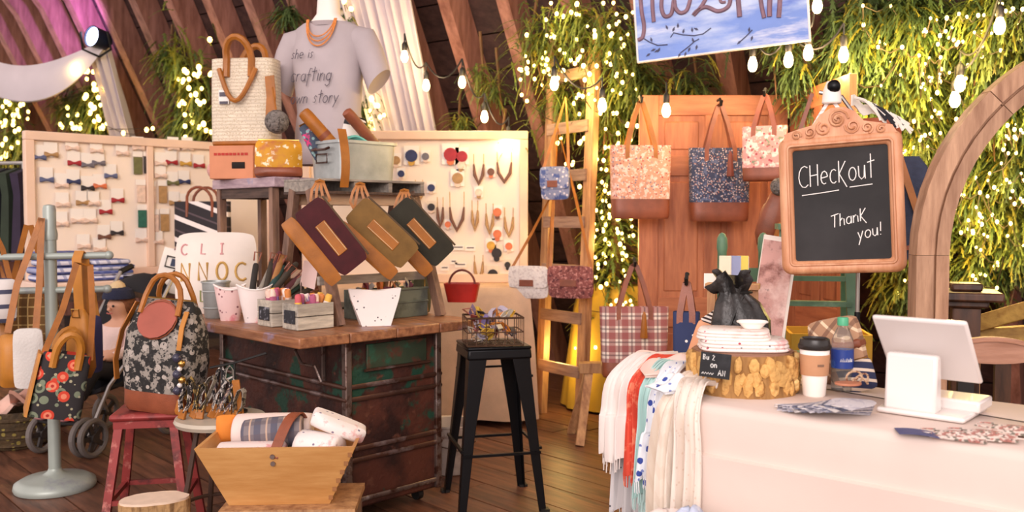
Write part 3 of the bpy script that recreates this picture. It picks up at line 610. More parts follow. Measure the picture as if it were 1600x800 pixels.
# ---------------------------------------------------------------- small goods on the plank
p = TP(.13, .96); t = thing('metal_pail', 'dull grey galvanized pail beside the letter pillow', 'pail', p)
MB().lathe([(.052, 0), (.056, .006), (.066, .17), (.071, .172), (.071, .18), (.063, .18), (.05, .02)], 20).build('pail_body', GALV, t)
for z in (.05, .13): MB().lathe([(.0575+.06*z, z-.004), (.0605+.06*z, z), (.0575+.06*z, z+.004)], 20, cap=False).build('bead', GALV, t)
PKF = mat('pink_floral', 'f1cfcb', .85, 0, (('noise', 'e58f98', 9, .55, .63), ('spots', '8d5a60', 30, .16, 3)), .06); PKW = mat('white_pink_floral', 'f5e9e4', .85, 0, (('noise', 'efb0b4', 8, .58, .66), ('spots', '5a5058', 26, .13, 5)), .04)
def cupbag(label, loc, rz, r0, r1, h, mt):
    t = thing('fabric_cup', label, 'pouch', loc, rz, 'open fabric cup pouches'); n = 16
    def rg_(f, k=1): return [V((k*(r0+(r1-r0)*f)*math.cos(q)*1.05, k*(r0+(r1-r0)*f)*.72*math.sin(q), f*h+(.012*math.cos(2*q) if f > .9 else 0))) for q in [k_*2*math.pi/n for k_ in range(n)]]
    MB().loft([rg_(0), rg_(.5), rg_(1), rg_(1, .93), rg_(.3, .9)]).build('cup_body', mt, t, ang=60)
    MB().tube([p_*1.005 for p_ in rg_(1)], .004, 5, loop=True).build('hem', mat('hem_white', 'f7efe9', .8, var=.02), t); return t
cupbag('pink floral fabric cup pouch behind its paler twin beside grey pail', TP(.12, .80), 20, .042, .07, .16, PKF)
cupbag('white and pink floral fabric cup pouch holding dark wristlets', TP(.17, .655), 20, .045, .078, .165, PKW)
DW = [mat('wristlet_%d' % i, c, .75, var=.2, vs=25) for i, c in enumerate(('2c2622', '3a3024', 'a4713f', '5b2c30', '8d8478', '26423e'))]
nm = ('black', 'dark brown', 'tan', 'wine red', 'grey', 'dark teal'); r3 = random.Random(8)
for i in range(15):
    k = i % 6; a = -12+i*4.2; p = TP(.17+r3.uniform(-.03, .03), .655+r3.uniform(-.03, .03), TZ+.03)
    t = thing('wristlet', '%s zip wristlet sticking up out of the floral fabric cup' % nm[k], 'wristlet', p, rot=(r3.uniform(-8, 8), a+22, 30), group='wristlets in the fabric cup')
    MB().cushion(.03, .25+.025*(i % 4), .016, 5).build('wristlet_body', DW[k], t); MB().tube([(-.012, 0, .26), (-.016, -.01, .3), (.016, -.01, .3), (.012, 0, .26)], .004, 5).build('loop', DLEATHER, t)
CRW = wood('little_crate_wood', '8f877c', 'c6bcab', 0, 7, .7, 6, .2); PLATE = mat('chalk_label', '2a2a30', .8, 0, (('noise', '8a8a92', 30, .56, .64),), .1)
def crate(label, u, v, wx, wy, h):
    t = thing('small_crate', label, 'crate', TP(u, v), 45, 'little label crates')
    for zz in range(2):
        z = h*(.27+.5*zz)
        for y in (-wy/2, wy/2): MB().box((0, y, z), (wx, .008, h*.46)).build('slat', CRW, t)
        for x in (-wx/2+.004, wx/2-.004): MB().box((x, 0, z), (.008, wy-.008, h*.46)).build('slat', CRW, t)
    MB().box((0, 0, .006), (wx-.01, wy-.01, .01)).build('bottom', CRW, t)
    pl = MB().box((-wx/2-.004, 0, h*.5), (.006, wy*.72, h*.5)).build('label_plate', PLATE, t, bevel=.002); return t
crate('little grey crate with slate label behind its larger twin crate', .175, .46, .13, .12, .12)
crate('little grey crate with black label in front at the plank corner', .215, .27, .18, .12, .115)
RC = [mat('rolled_%d' % i, c, .8, var=.12, vs=30) for i, c in enumerate(('d98a4a', 'c45a62', 'e8c9b8', 'e3b34e', 'b05a7a', 'f0ded0', '8d6aa0'))]
cn = ('orange', 'rose', 'blush', 'yellow', 'plum pink', 'cream', 'lilac')
for (u, v, n, wx, wy, z, wh) in ((.175, .46, 10, .10, .09, .085, 'rear little crate'), (.215, .27, 12, .14, .09, .07, 'front little crate')):
    for i in range(n):
        k = i % 7; p = TP(u+r3.uniform(-wx/2, wx/2), v+r3.uniform(-wy/2, wy/2), TZ+z)
        t = thing('rolled_headband', '%s rolled headband standing in the %s' % (cn[k], wh), 'headband', p, rot=(r3.uniform(-18, 18), r3.uniform(-20, 20), r3.uniform(0, 90)), group='rolled headbands in the %s' % wh)
        MB().lathe([(.008, 0), (.014, .006), (.015, .075), (.011, .085), (.006, .078)], 9).build('roll', RC[k], t); MB().lathe([(.0156, .03), (.0156, .05)], 9).build('band_tie', RC[(k+2) % 7], t)
o = MB().grid(lambda u, v: V((u*.07-.02*v, .01*math.sin(u*3), v*.12)), 4, 4, .002).build('price_card', mat('blush_card', 'eccdc6', .8, var=.04)); place(o, TP(.33, .52, TZ+.17), 20, (8, 18, 20)); tag(o, 'small blush paper card standing behind the little crates', 'card')
t = thing('card_clip', 'thin wire clip stand holding the blush card', 'card stand', TP(.335, .52)); MB().tube([(0, 0, .005), (0, 0, .2)], .004, 6).build('wire', STEEL, t); MB().lathe([(.025, 0), (.025, .006), (.004, .01)], 12).build('foot', STEEL, t)
# white geometric pouch
t = thing('fabric_pouch', 'white floral fabric pouch flaring to a wide top at the plank edge', 'pouch', TP(.50, .165), 18)
def tr(z, f): a = (.065+.055*f); d = .05-.036*f; return [V((a*x, d*y, z+(.012*abs(x) if f > .9 else 0))) for x, y in ((-1, -1), (-.5, -1), (0, -1), (.5, -1), (1, -1), (1, 1), (.5, 1), (0, 1), (-.5, 1), (-1, 1))]
MB().loft([tr(0, 0), tr(.06, .4), tr(.12, .8), tr(.155, 1)]).build('pouch_body', mat('white_floral_canvas', 'e6dcd8', .8, 0, (('spots', '4a4850', 34, .13, 2), ('noise', 'f0b6ae', 9, .6, .66, 7)), .03), t, ang=30)
MB().tube([(-.115, 0, .165), (0, 0, .155), (.115, 0, .165)], .004, 5).build('zipper', mat('white_zip', 'e8dcd6', .6), t)
t = thing('metal_box', 'grey-green metal box of trinkets between the stand legs', 'box', TP(.55, .31), 45); GGM = mat('grey_green_metal', '6f766c', .5, .4, (('noise', '565c55', 10, .5, .65),), .12)
for (c, s_) in (((.19, 0, .07), (.38, .01, .14)), ((.19, .17, .07), (.38, .01, .14)), ((.005, .085, .07), (.01, .16, .14)), ((.375, .085, .07), (.01, .16, .14))): MB().box(c, s_).build('side', GGM, t, bevel=.003)
MB().box((.19, .085, .05), (.36, .16, .1)).build('lining', DARK, t); MB().tube([(0, -.006, .14), (.38, -.006, .14)], .007, 6).build('rim', GGM, t); MB().tube([(0, -.006, .075), (.38, -.006, .075)], .005, 6).build('bead', GGM, t)
TK = [mat('trinket_%d' % i, c, .45, var=.15, vs=30) for i, c in enumerate(('b9842e', '8d4a5a', 'd8cfc4', '3a3450', 'c46a34', '7a8a72', 'a03a34'))]; tn = ('gold', 'mauve', 'ivory', 'indigo', 'copper', 'sage', 'red')
for i in range(18):
    k = i % 7; p = TP(.575+.33*((i*7) % 18)/18, .335+.11*((i*5) % 9)/9, TZ+.115+.012*(i % 3))
    t = thing('key_fob', '%s fabric key fob heaped in grey-green metal box' % tn[k], 'key fob', p, rot=(r3.uniform(-60, 60), r3.uniform(-60, 60), r3.uniform(0, 180)), group='key fobs in the metal box')
    MB().strap([(-.006, 0, 0), (-.012, 0, .03), (0, 0, .06), (.012, 0, .03), (.006, 0, 0)], .022, .003, (0, 1, 0)).build('fob_loop', TK[k], t); MB().tube([(.012*math.cos(q), 0, -.012+.012*math.sin(q)) for q in [j*.785 for j in range(8)]], .002, 4, loop=True).build('key_ring', BRASS, t)
# pillow with letters
PIL = mat('pillow_linen', 'e4d8cd', .9, var=.05, vs=6, bump=.15, bs=260)
t = thing('letter_pillow', 'white throw pillow printed with rows of floral letters', 'pillow', TP(.21, 1.12), rot=(-10, 0, 12))
pb = MB().cushion(.4, .42, .15, 14, pw=2.2, edge=.08).build('pillow_body', PIL, t, ang=80)
LC = [mat('letter_pink', 'd9a0a0', .85), mat('letter_green', '9aa26a', .85), mat('letter_gold', 'c9a05a', .85)]
def padf(x, z, w_=.4, h=.42, t_=.15): a, b2 = 2*x/w_, 2*(z-h/2)/h; return V((x, -(.08+.92*max(0, 1-abs(a)**2.2)*max(0, 1-abs(b2)**2.2))*t_/2-.002, z))
for row, (txt, z, sz) in enumerate((('CLI', .30, .055), ('NNOC', .165, .09), ('LLIN', .06, .055))):
    m = MB(); x = -.17
    for ch in txt:
        w_, st = GL[ch]
        for s in st: m.tube([padf(x+a*sz, z+b*sz) for a, b in s], .0065 if row == 1 else .0042, 4)
        x += (w_*sz+ (.032 if row == 1 else .065))
    m.build('letter_row', LC[(0, 2, 1)[row]], pb, stuff=True)
t = tote('striped_tote', 'black tote with white chevron stripes behind the letter pillow', at(318, 425, 6.35), -10, .4, .5, .16, mat('black_white_chevron', '2b2529', .8, 0, (('stripe', 'f0e4de', (.35, 0, 1), 6.5, .22), ('stripe', '5a4b50', (.35, 0, 1), 6.5, .08, 1, .5)), .1), DLEATHER, .05, .1, None, False)
# right end of plank: green pouch, red basket
p = TP(.9, .12); t = thing('tassel_wallet', 'upright moss green wallet with a yellow tassel at the plank end', 'wallet', TP(.98, .42), rot=(-8, 6, 25)); MB().cushion(.1, .2, .045, 8).build('wallet_body', mat('moss_canvas', '55543c', .8, var=.15), t); m = MB(); m.tube([(0, -.03, .17), (0, -.034, .12)], .004, 5); m.build('zip_pull', BRASS, t); MB().lathe([(.004, .115), (.012, .1), (.026, .01), (.02, .0)], 9, (0, -.035, 0)).build('tassel', MUSTARD, t)
REDM = mat('red_enamel', 'b3281f', .4, var=.15, vs=12); p = onz(722, 478, .80); p = at(722, 476, 4.78)
t = thing('red_basket', 'small red metal trug basket with hoop handle beyond the plank end', 'basket', V((p.x, p.y, .90)), -6)
m = MB(); m.loft([ring4(.15, .09, 0), ring4(.19, .13, .1), ring4(.18, .12, .1), ring4(.14, .08, .012)]); m.build('trug', REDM, t); MB().tube([(-.06*0-.07*math.cos(q), 0, .09+.08*math.sin(q)) for q in [math.pi*i/12 for i in range(13)]], .006, 6).build('hoop_handle', mat('red_brown_handle', '6e2a22', .5), t)
# ================================================================ JEWELRY BOARDS AND COUNTERS
BRD = mat('board_cream', 'f4e3d2', .75, var=.03, vs=3); FRM = mat('board_frame', 'eac9b0', .6, var=.06, vs=5); CLOTHB = mat('burlap_cloth', 'd8b494', .9, var=.08, vs=9, bump=.3, bs=200)
def board(name, label, p0, d, L, z0, z1, divs):
    d = V(d).normalized(); rz = math.degrees(math.atan2(d.y, d.x)); t = thing(name, label, 'display board', V((p0[0], p0[1], z0)), rz); H = z1-z0
    MB().box((L/2, .02, H/2), (L-.02, .02, H-.02)).build('panel', BRD, t)
    for (c, s_) in (((L/2, 0, H-.03), (L, .06, .06)), ((L/2, 0, .03), (L-.002, .06, .06)), ((.03, .001, H/2), (.06, .06, H-.12)), ((L-.03, .001, H/2), (.06, .06, H-.12))): MB().box(c, s_).build('frame_bar', FRM, t, bevel=.006)
    for f in divs: MB().box((L*f, .001, H/2), (.05, .05, H-.12)).build('divider', FRM, t, bevel=.005)
    return t
B1 = V((-3.257, 6.0, 0)); B1d = V((.7071, .7071, 0)); B1n = V((.7071, -.7071, 0)); B2y = 6.2
board('display_board', 'cream framed display board pinned with hair bows, left of the mannequin', B1, B1d, 1.87, .93, 1.93, (.45,))
board('display_board', 'cream framed display board hung with necklaces, behind the red basket', (-1.45, B2y), (1, 0, 0), 1.56, .9, 1.945, ())
t = thing('counter_table', 'pale counter table below the hair bow board', 'table', B1, 45)
MB().box((.95, -.22, .905), (2.0, .5, .05)).build('tabletop', mat('pale_counter', 'eccdb8', .5, var=.05), t, bevel=.006)
for x, y in ((.06, -.42), (1.85, -.42), (.06, -.03), (1.85, -.03)): MB().box((x, y, .44), (.05, .05, .88)).build('leg', DKW, t)
MB().box((.95, -.44, .84), (1.9, .02, .07)).build('apron', DKW, t); MB().box((.95, -.2, .4), (1.8, .4, .02)).build('shelf', DKW, t)
# second table, draped with burlap
x0, x1, y0, y1, zt = -1.55, .1, 5.78, 6.42, .9; m = MB()
def loopc(z, e, amp, n=88):
    out = []
    for k in range(n):
        f = k/n*4; i = int(f); g = f-i; c = [(x0, y0), (x1, y0), (x1, y1), (x0, y1)]; a, b = c[i], c[(i+1) % 4]; nx, ny = ((0, -1), (1, 0), (0, 1), (-1, 0))[i]
        o = e+amp*math.sin(g*22+i); out.append(V((a[0]+(b[0]-a[0])*g+nx*o, a[1]+(b[1]-a[1])*g+ny*o, z)))
    return out
t = thing('draped_table', 'display table under a beige burlap cloth below the necklace board', 'table'); zt = .9
m.loft([loopc(.04, .05, .03), loopc(.5, .035, .018), loopc(.84, .015, .004), loopc(.893, .004, 0), loopc(zt, -.006, 0)]); m.build('tablecloth', CLOTHB, t, ang=60)
for x in (-1.5, .05):
    for y in (5.85, 6.36): MB().box((x, y, .02), (.04, .04, .04)).build('leg', DKW, t)
# hair bows on cards
BC = {'n': ('navy blue', '2c3560'), 'r': ('red', 'a51f2c'), 'b': ('black', '2a2428'), 'g': ('grey', '6f6a74'), 't': ('tan', 'b0895a'), 'o': ('coral', 'd8744a'), 'l': ('slate blue', '5c6488'), 'm': ('brown', '6e4636'), 'y': ('mustard', 'd0a040'), 'e': ('green', '2f6b58'), 'v': ('olive', '6b6b40'), 'w': ('blush', 'e8cbb8')}
BM = {k: mat('bow_'+k, v[1], .6, var=.12, vs=40) for k, v in BC.items()}
r4 = random.Random(21); yaw1 = 45
for (px, py, c, kind) in [(60, 246, 'l', 0), (79, 242, 't', 0), (115, 255, 'r', 0), (136, 258, 'g', 0), (153, 255, 'g', 0), (72, 281, 'l', 0), (114, 284, 'n', 0), (136, 294, 'b', 0), (155, 291, 'o', 0), (172, 275, 'l', 0), (183, 313, 'r', 0), (128, 317, 't', 0), (164, 331, 'r', 0), (162, 370, 'm', 0), (182, 364, 'b', 0), (267, 254, 'r', 0), (289, 256, 'y', 0), (310, 259, 'r', 0), (269, 286, 'v', 0), (287, 284, 'n', 0), (272, 317, 't', 0), (288, 320, 't', 0), (250, 256, 'w', 0),
    (215, 259, 'v', 1), (231, 258, 'b', 1), (220, 303, 'w', 1), (236, 305, 'w', 1), (254, 304, 't', 1), (222, 342, 'e', 1), (241, 349, 'w', 1), (257, 348, 't', 1), (97, 320, 'w', 0), (145, 318, 'w', 0), (95, 290, 'w', 0), (190, 240, 'w', 0), (112, 232, 'w', 0), (150, 236, 'w', 0), (120, 345, 'w', 0), (140, 345, 'w', 0), (95, 350, 'w', 0), (130, 385, 'w', 0), (155, 390, 'w', 0), (292, 232, 'w', 0), (270, 232, 'w', 0), (215, 232, 'w', 0), (250, 275, 'w', 0), (220, 375, 'w', 0), (245, 378, 'w', 0)]:
    p = onplane(px, py, B1-B1n*.0+V((0, 0, 0)), B1n)+B1n*.0; w_ = .085
    nm_ = BC[c][0]; wh = '%s row of the %s panel' % ('top' if py < 262 else 'upper middle' if py < 300 else 'lower middle' if py < 340 else 'bottom', 'wide' if px < 200 else 'narrow')
    if kind == 0:
        t = thing('hair_bow', '%s hair bow, %s of the bow board' % (nm_, wh), 'hair bow', p, 45, 'hair bows on the left board')
        MB().box((0, -.004, .035), (w_, .003, .1)).build('card', WHITEP, t)
        m = MB(); 
        for sg in (-1, 1): m.loft([[V((sg*.004, -.016+.01*math.sin(q), .008*math.cos(q)*.9)) for q in [k*1.047 for k in range(6)]], [V((sg*.03, -.016+.012*math.sin(q), .018*math.cos(q))) for q in [k*1.047 for k in range(6)]], [V((sg*.045, -.016+.006*math.sin(q), .019*math.cos(q))) for q in [k*1.047 for k in range(6)]]])
        m.ball((0, -.018, 0), .009, 7, 5); m.build('bow', BM[c], t)
    else:
        t = thing('fabric_bookmark', '%s fabric bookmark strip, %s of the bow board' % (nm_, wh), 'bookmark', p, 45, 'bookmark strips on the left board')
        MB().box((0, -.006, 0), (.062, .008, .125)).build('strip', BM[c], t, bevel=.002); MB().box((0, -.004, .085), (.07, .003, .04)).build('card', WHITEP, t)
# necklaces and earrings on the right board
NB = V((0, B2y-.0, 0)); NN = V((0, -1, 0))
def brd2(px, py): return onplane(px, py, NB, NN)
for (px, py, w_, h, c) in [(748, 268, .07, .2, 'm'), (788, 265, .1, .2, 'm'), (714, 335, .1, .26, 'm'), (688, 335, .04, .2, 'm'), (742, 340, .04, .2, 't'), (765, 345, .05, .2, 't'), (795, 350, .06, .19, 't'), (748, 420, .06, .16, 't'), (655, 300, .05, .14, 't')]:
    p = brd2(px, py); t = thing('necklace', '%s %s necklace looped in the %s row of the necklace board' % ('wide' if w_ > .065 else 'narrow', BC[c][0], 'top' if py < 300 else 'middle' if py < 400 else 'bottom'), 'necklace', p, 0, 'necklaces on the right board')
    MB().tube([(-w_/2, -.008, h*.6), (-w_/2*.95, -.01, 0), (-w_*.3, -.01, -h*.25), (0, -.012, -h*.42), (w_*.3, -.01, -h*.25), (w_/2*.95, -.01, 0), (w_/2, -.008, h*.6)], .0025, 5).build('chain', BRASS, t)
    MB().tube([(-w_/2*.98, -.012, .05), (-w_*.4, -.014, -h*.12), (0, -.016, -h*.42), (w_*.4, -.014, -h*.12), (w_/2*.98, -.012, .05)], [.006, .012, .016, .012, .006], 6).build('bead_strand', BM[c], t)
for (px, py, c, rr_, col2) in [(643, 245, 'n', .05, 'y'), (619, 252, 't', .035, 'w'), (704, 243, 'r', .055, 'o'), (722, 246, 'r', .045, 'w'), (674, 295, 'n', .03, 'w'), (674, 325, 'b', .03, 'w'), (715, 280, 't', .045, 'w'), (767, 270, 'm', .03, 'o'), (777, 333, 'o', .035, 'm'), (777, 367, 'o', .035, 'o'), (767, 385, 'y', .035, 'o'), (776, 397, 'b', .042, 'b'), (793, 415, 'b', .025, 'b'), (770, 430, 'b', .042, 'b'), (627, 273, 'n', .028, 'w'), (665, 246, 'g', .03, 'w'), (700, 352, 'o', .025, 'w'), (795, 386, 'o', .03, 'w'), (748, 302, 'w', .03, 't'), (720, 260, 'w', .03, 't')]:
    p = brd2(px, py); t = thing('earring_pair', '%s and %s disc earrings pinned to the right display board' % (BC[c][0], BC[col2][0]), 'earrings', p, 0, 'disc earrings on the right board')
    MB().box((0, -.004, .01), (rr_*2.1, .003, rr_*2.6)).build('card', WHITEP if c != 'b' else mat('cream_card2', 'ead8c4', .7), t)
    m = MB(); m.tube([(0, -.006, .006), (0, -.016, .006)], rr_*.85, 14); m.build('disc', BM[c], t); m = MB(); m.tube([(0, -.006, -rr_*.75), (0, -.014, -rr_*.75)], rr_*.5, 10); m.build('drop', BM[col2], t)
m = MB()
for i, (px, py, ww) in enumerate([(715, 387, .07), (735, 388, .05), (709, 409, .03), (720, 414, .06), (695, 419, .04)]):
    p = brd2(px, py); t = thing('price_tag', 'small white price slip with dark print on the right display board', 'price tag', p, 0, 'price slips on the right board'); MB().box((0, -.004, 0), (ww+.02, .003, .035)).build('slip', WHITEP, t); MB().box((0, -.007, .004), (ww, .002, .008)).build('print_line', mat('print_grey', '6a6468', .8), t)
# goods on the left counter
def cpt(f, dn, z=.93): return B1+B1d*f+B1n*dn+V((0, 0, z))
BWS = mat('blue_white_weave', 'd8d8e6', .9, 0, (('stripe', '4a5590', (0, 0, 1), 22, .45), ('stripe', '6a74a8', (1, 0, .4), 14, .3, .6)), .08)
for i, (f, dn, w_, h) in enumerate(((.12, .26, .34, .2), (.42, .3, .3, .14))):
    t = thing('folded_throw', 'blue and white woven throw folded on the counter, %s' % ('taller pile behind the bag rack' if i == 0 else 'flatter pile beside it'), 'throw', cpt(f, dn), 45, None)
    for k in range(4): MB().box((.01*(-1)**k, 0, h*(k+.5)/4), (w_-.02*k, .24, h/4-.004)).build('fold', BWS, t, bevel=h*.1)
for i, (f, dn, c, rr_) in enumerate(((.9, .3, 'r', .05), (1.0, .33, 'm', .045), (1.1, .28, 'o', .05), (.75, .36, 'b', .04), (1.2, .36, 'm', .04))):
    t = thing('scrunchie', '%s wound scrunchie ring lying on the pale counter' % BC[c][0], 'scrunchie', cpt(f, dn, .93+rr_*.35), 45, 'scrunchies on the pale counter'); MB().tube([(rr_*math.cos(q), rr_*math.sin(q), .004*math.sin(7*q)) for q in [j*.3927 for j in range(16)]], rr_*.34, 7, loop=True).build('ring', BM[c], t)
for i, f in enumerate((.55, .72)):
    t = thing('display_tray', 'dark low display tray on the pale counter, %s' % ('empty one' if i else 'beside the blue throw'), 'tray', cpt(f, .41), 45); MB().box((0, 0, .012), (.15, .07, .02)).build('tray_base', DARK, t, bevel=.003); MB().tube([(-.074, -.034, .024), (.074, -.034, .024), (.074, .034, .024), (-.074, .034, .024)], .004, 5, loop=True).build('rim', DARK, t)
# curled paper sign on the counter edge
p = at(240, 452, 5.9); t = thing('paper_sign', 'curled white paper sign with a black framed picture clipped to the counter edge', 'sign', p, rot=(-6, 14, 6))
PG = lambda u, v: V((u*.155, -.015*math.sin(v*2.6), v*.29)); MB().grid(PG, 5, 8, .002).build('sheet', WHITEP, t)
m = MB(); a = [(.035, .235), (.125, .235), (.125, .165), (.035, .165)]; m.tube([(x, -.02, z) for x, z in a], .006, 5, loop=True); m.build('printed_frame', DARK, t); m = MB(); m.box((.082, -.017, .2), (.03, .003, .05)); m.build('printed_picture', mat('print_navy', '3a4058', .8), t)
MB().box((.09, -.01, .295), (.05, .02, .025)).build('clip', STEEL, t)
# clothes rail far left
t = thing('clothes_rail', 'white metal clothes rail beyond the bag rack', 'clothes rail', at(-20, 390, 7.0)*V((1, 1, 0)) if False else V((-4.35, 7.0, 0)), -8)
MB().tube([(-.1, 0, 1.77), (.62, 0, 1.77)], .014, 8).build('rail', mat('rail_grey', 'b8b4ae', .4, .3), t)
for x in (-.08, .6): MB().tube([(x, 0, 0), (x, 0, 1.77)], .014, 8).build('upright', MATS['rail_grey'], t); MB().box((x, 0, .02), (.03, .4, .03)).build('foot', MATS['rail_grey'], t)
for i, (c, n_) in enumerate((('2a2233', 'dark plum'), ('1f2a2c', 'dark teal'), ('5a2430', 'wine red'), ('c9a49a', 'dusty pink'), ('22202a', 'black'), ('2f3a2c', 'bottle green'), ('33283c', 'aubergine'))):
    t = thing('garment', '%s garment hanging on the white clothes rail' % n_, 'garment', V((-4.27+.095*i, 7.0-.012*i, 1.02)), 80, 'garments on the clothes rail'); mt = mat('garment_%d' % i, c, .9, var=.15)
    rr_ = [[V((a*w2, b*d2*(1+.2*math.sin(3*a)), z)) for a, b in ((-1, -1), (-.33, -1.3), (.33, -.8), (1, -1), (1, 1), (.33, 1.2), (-.33, .9), (-1, 1))] for w2, d2, z in ((.2, .04, 0), (.18, .035, .3), (.17, .03, .5), (.2, .035, .66), (.05, .02, .71))]
    MB().loft(rr_).build('cloth', mt, t, ang=60); MB().tube([(0, 0, .7), (0, 0, .74), (.015, 0, .76), (0, 0, .775), (-.015, 0, .765)], .003, 5).build('hanger', STEEL, t)

# ================================================================ LADDER
LADW = wood('ladder_wood', '8a5c3c', 'c99a6a', 2, 4, .6, 8, .25)
a, b = V((.2, 6.15, 0)), V((.45, 5.81, 0)); d = (b-a).normalized(); lp = V((-d.y, d.x, 0)); lp = lp if lp.y > 0 else -lp; W_ = (b-a).length
t = thing('old_ladder', 'old wooden orchard ladder leaning on ribs with handbags hung on it', 'ladder', a, math.degrees(math.atan2(d.y, d.x)))
LB = lambda x, z, y=0: V((x, .045*z+y, z))
for x in (0, W_): MB().bar(LB(x, 0), LB(x, 2.66), .055, .075, (1, 0, 0)).build('rail', LADW, t, bevel=.004)
for z in (.34, .69, 1.0, 1.32, 1.63, 1.95, 2.3, 2.6): MB().bar(LB(0, z, -.03), LB(W_, z, -.03), .075, .022, (0, 1, .0)).build('rung', wood('rung_wood', '7d5f50', 'a98a74', 0, 5, .65), t)
def lad(x, z, y=-.08): 
    q = LB(x, z, y); return a+d*q.x+lp*q.y+V((0, 0, q.z))
def crossbody(label, px, py, Y, w_, h, mt, yaw, strap_to, sm=LEATHER, patch=True, grp='clutches hung on the ladder'):
    c = at(px, py, Y); t = thing('crossbody_bag', label, 'handbag', c, yaw, grp)
    MB().cushion(w_, h, .06, 10, edge=.4).build('bag_body', mt, t, ang=60); fl = MB().cushion(w_*1.01, h*.68, .02, 10, edge=.5, c=(0, -.03, h*.33)).build('flap', mt, t, ang=60)
    if patch: MB().box((-.01, -.043, h*.48), (w_*.36, .004, h*.2)).build('leather_patch', DLEATHER, t, bevel=.001)
    inv = Matrix.Rotation(R(-yaw), 3, 'Z'); q = inv@(V(strap_to)-c)
    MB().strap([V((-w_*.46, 0, h*.9)), q*.5+V((-w_*.25, 0, h*.35)), q, q*.5+V((w_*.25, 0, h*.45)), V((w_*.46, 0, h*.9))], .018, .004, (1, .3, 0)).build('strap', sm, t); return t
crossbody('small blue floral crossbody bag hanging high on the ladder', 868, 312, 5.8, .19, .21, mat('blue_floral', '8d93b0', .85, 0, (('spots', 'd8d0d4', 40, .3, 1), ('noise', '4a5a90', 22, .52, .58)), .15), -20, at(884, 152, 5.84))
crossbody('white textured clutch bag with brown patch hanging low on the ladder', 827, 466, 5.78, .26, .21, mat('white_tweed', 'e9dfd8', .9, 0, (('noise', 'cfc2bd', 60, .5, .6),), .06, bump=.3), -16, at(864, 300, 5.86))
crossbody('wine tweed clutch bag with leather patch hanging low on the ladder', 892, 466, 5.66, .29, .205, mat('wine_tweed', '8c4f4a', .9, 0, (('noise', 'c78a80', 55, .52, .6), ('noise', '5c2d30', 40, .55, .62, 3)), .15, bump=.3), -16, at(872, 200, 5.9))

# lit tree wrapped in yellow cloth behind the ladder
t = thing('wrapped_tree', 'slim tree with fairy lights standing in yellow cloth wrap behind ladder', 'tree', V((.72, 6.35, 0))); r5 = random.Random(4); m = MB()
MB().tube([(0, 0, .2), (.02, 0, 1.2), (0, .02, 2.1)], [.05, .04, .015], 8).build('trunk', TWIG, t)
for i in range(900):
    z = r5.uniform(.55, 2.0); rr_ = .2*(1-.25*(z-.5)/1.5)*r5.uniform(.3, 1); q = r5.uniform(0, 6.28); frond(m, V((rr_*math.cos(q), rr_*math.sin(q), z)), V((math.cos(q), math.sin(q), r5.uniform(-.5, .4))), .17*r5.uniform(.6, 1.2), .022, 0 if r5.random() < .6 else r5.choice((1, 2)))
m.build('foliage', [GREEN[0], GREEN[2], GREEN[1]], t, False, stuff=True)
m = MB(); n = 40; rings = []
for f in [i/10 for i in range(11)]:
    z = .02+.85*f; rr_ = (.36 if f < .1 else .36-.1*f)*(1 if f < .85 else 1-.8*(f-.85)); rings.append([V((rr_*math.cos(q)*(1+.05*math.sin(9*q+f*2)), rr_*math.sin(q)*(1+.05*math.sin(9*q+f*2))*.8, z)) for q in [k*2*math.pi/n for k in range(n)]])
m.loft(rings); m.build('cloth_wrap', mat('yellow_cloth', 'b89430', .8, var=.15, vs=4), t, ang=80)
def treesurf(px, py, off):
    p = at(px, py, 6.05); return p+V((0, rf.uniform(-.05, .2), 0))
fairy('warm fairy lights winding down the slim wrapped tree', [(930, 225, 992, 480, 95), (880, 480, 990, 560, 5), (880, 240, 930, 330, 6)], 0, 4, 4, rf, .85, treesurf)

# ================================================================ DOORS, TOTES
DOORW = wood('pine_door', '9a5636', 'c27a50', 2, 3, .5, 8, .15)
def pdoor(name, label, p, rz, W_, H, th=.04):
    t = thing(name, label, 'door', p, rz); st = .115
    for x in (st/2, W_-st/2): MB().box((x, 0, H/2), (st, th, H)).build('stile', DOORW, t, bevel=.003)
    rails = ((.11, .22), (.58, .16), (1.72, .16), (H-.06, .12))
    for z, hh in ((.11, .22), (.78, .18), (1.66, .12), (H-.06, .12)): MB().box((W_/2, 0, z), (W_-2*st, th-.002, hh)).build('cross_rail', wood('pine_rail', '9a5636', 'c27a50', 0, 3, .5, 8, .15), t, bevel=.003)
    cols = ((st, W_/2-.05), (W_/2+.05, W_-st)); MB().box((W_/2, 0, H/2), (.1, th-.004, H-.1)).build('mullion', DOORW, t, bevel=.003)
    for xa, xb in cols:
        for za, zb_ in ((.22, .69), (.87, 1.6), (1.72, H-.12)):
            MB().box(((xa+xb)/2, 0, (za+zb_)/2), (xb-xa+.01, .014, zb_-za+.01)).build('panel', DOORW, t); MB().box(((xa+xb)/2, 0, (za+zb_)/2), (xb-xa-.07, .026, zb_-za-.07)).build('raised_field', DOORW, t, bevel=.008)
    return t
pdoor('panel_door', 'reclaimed pine panelled door standing as backdrop for hanging totes', V((.762, 5.4, 0)), 0, .885, 2.08)
pdoor('panel_door', 'second pine panelled door turned edgewise beside the chalkboard sign', V((1.675, 5.37, 0)), -86, .8, 2.08)
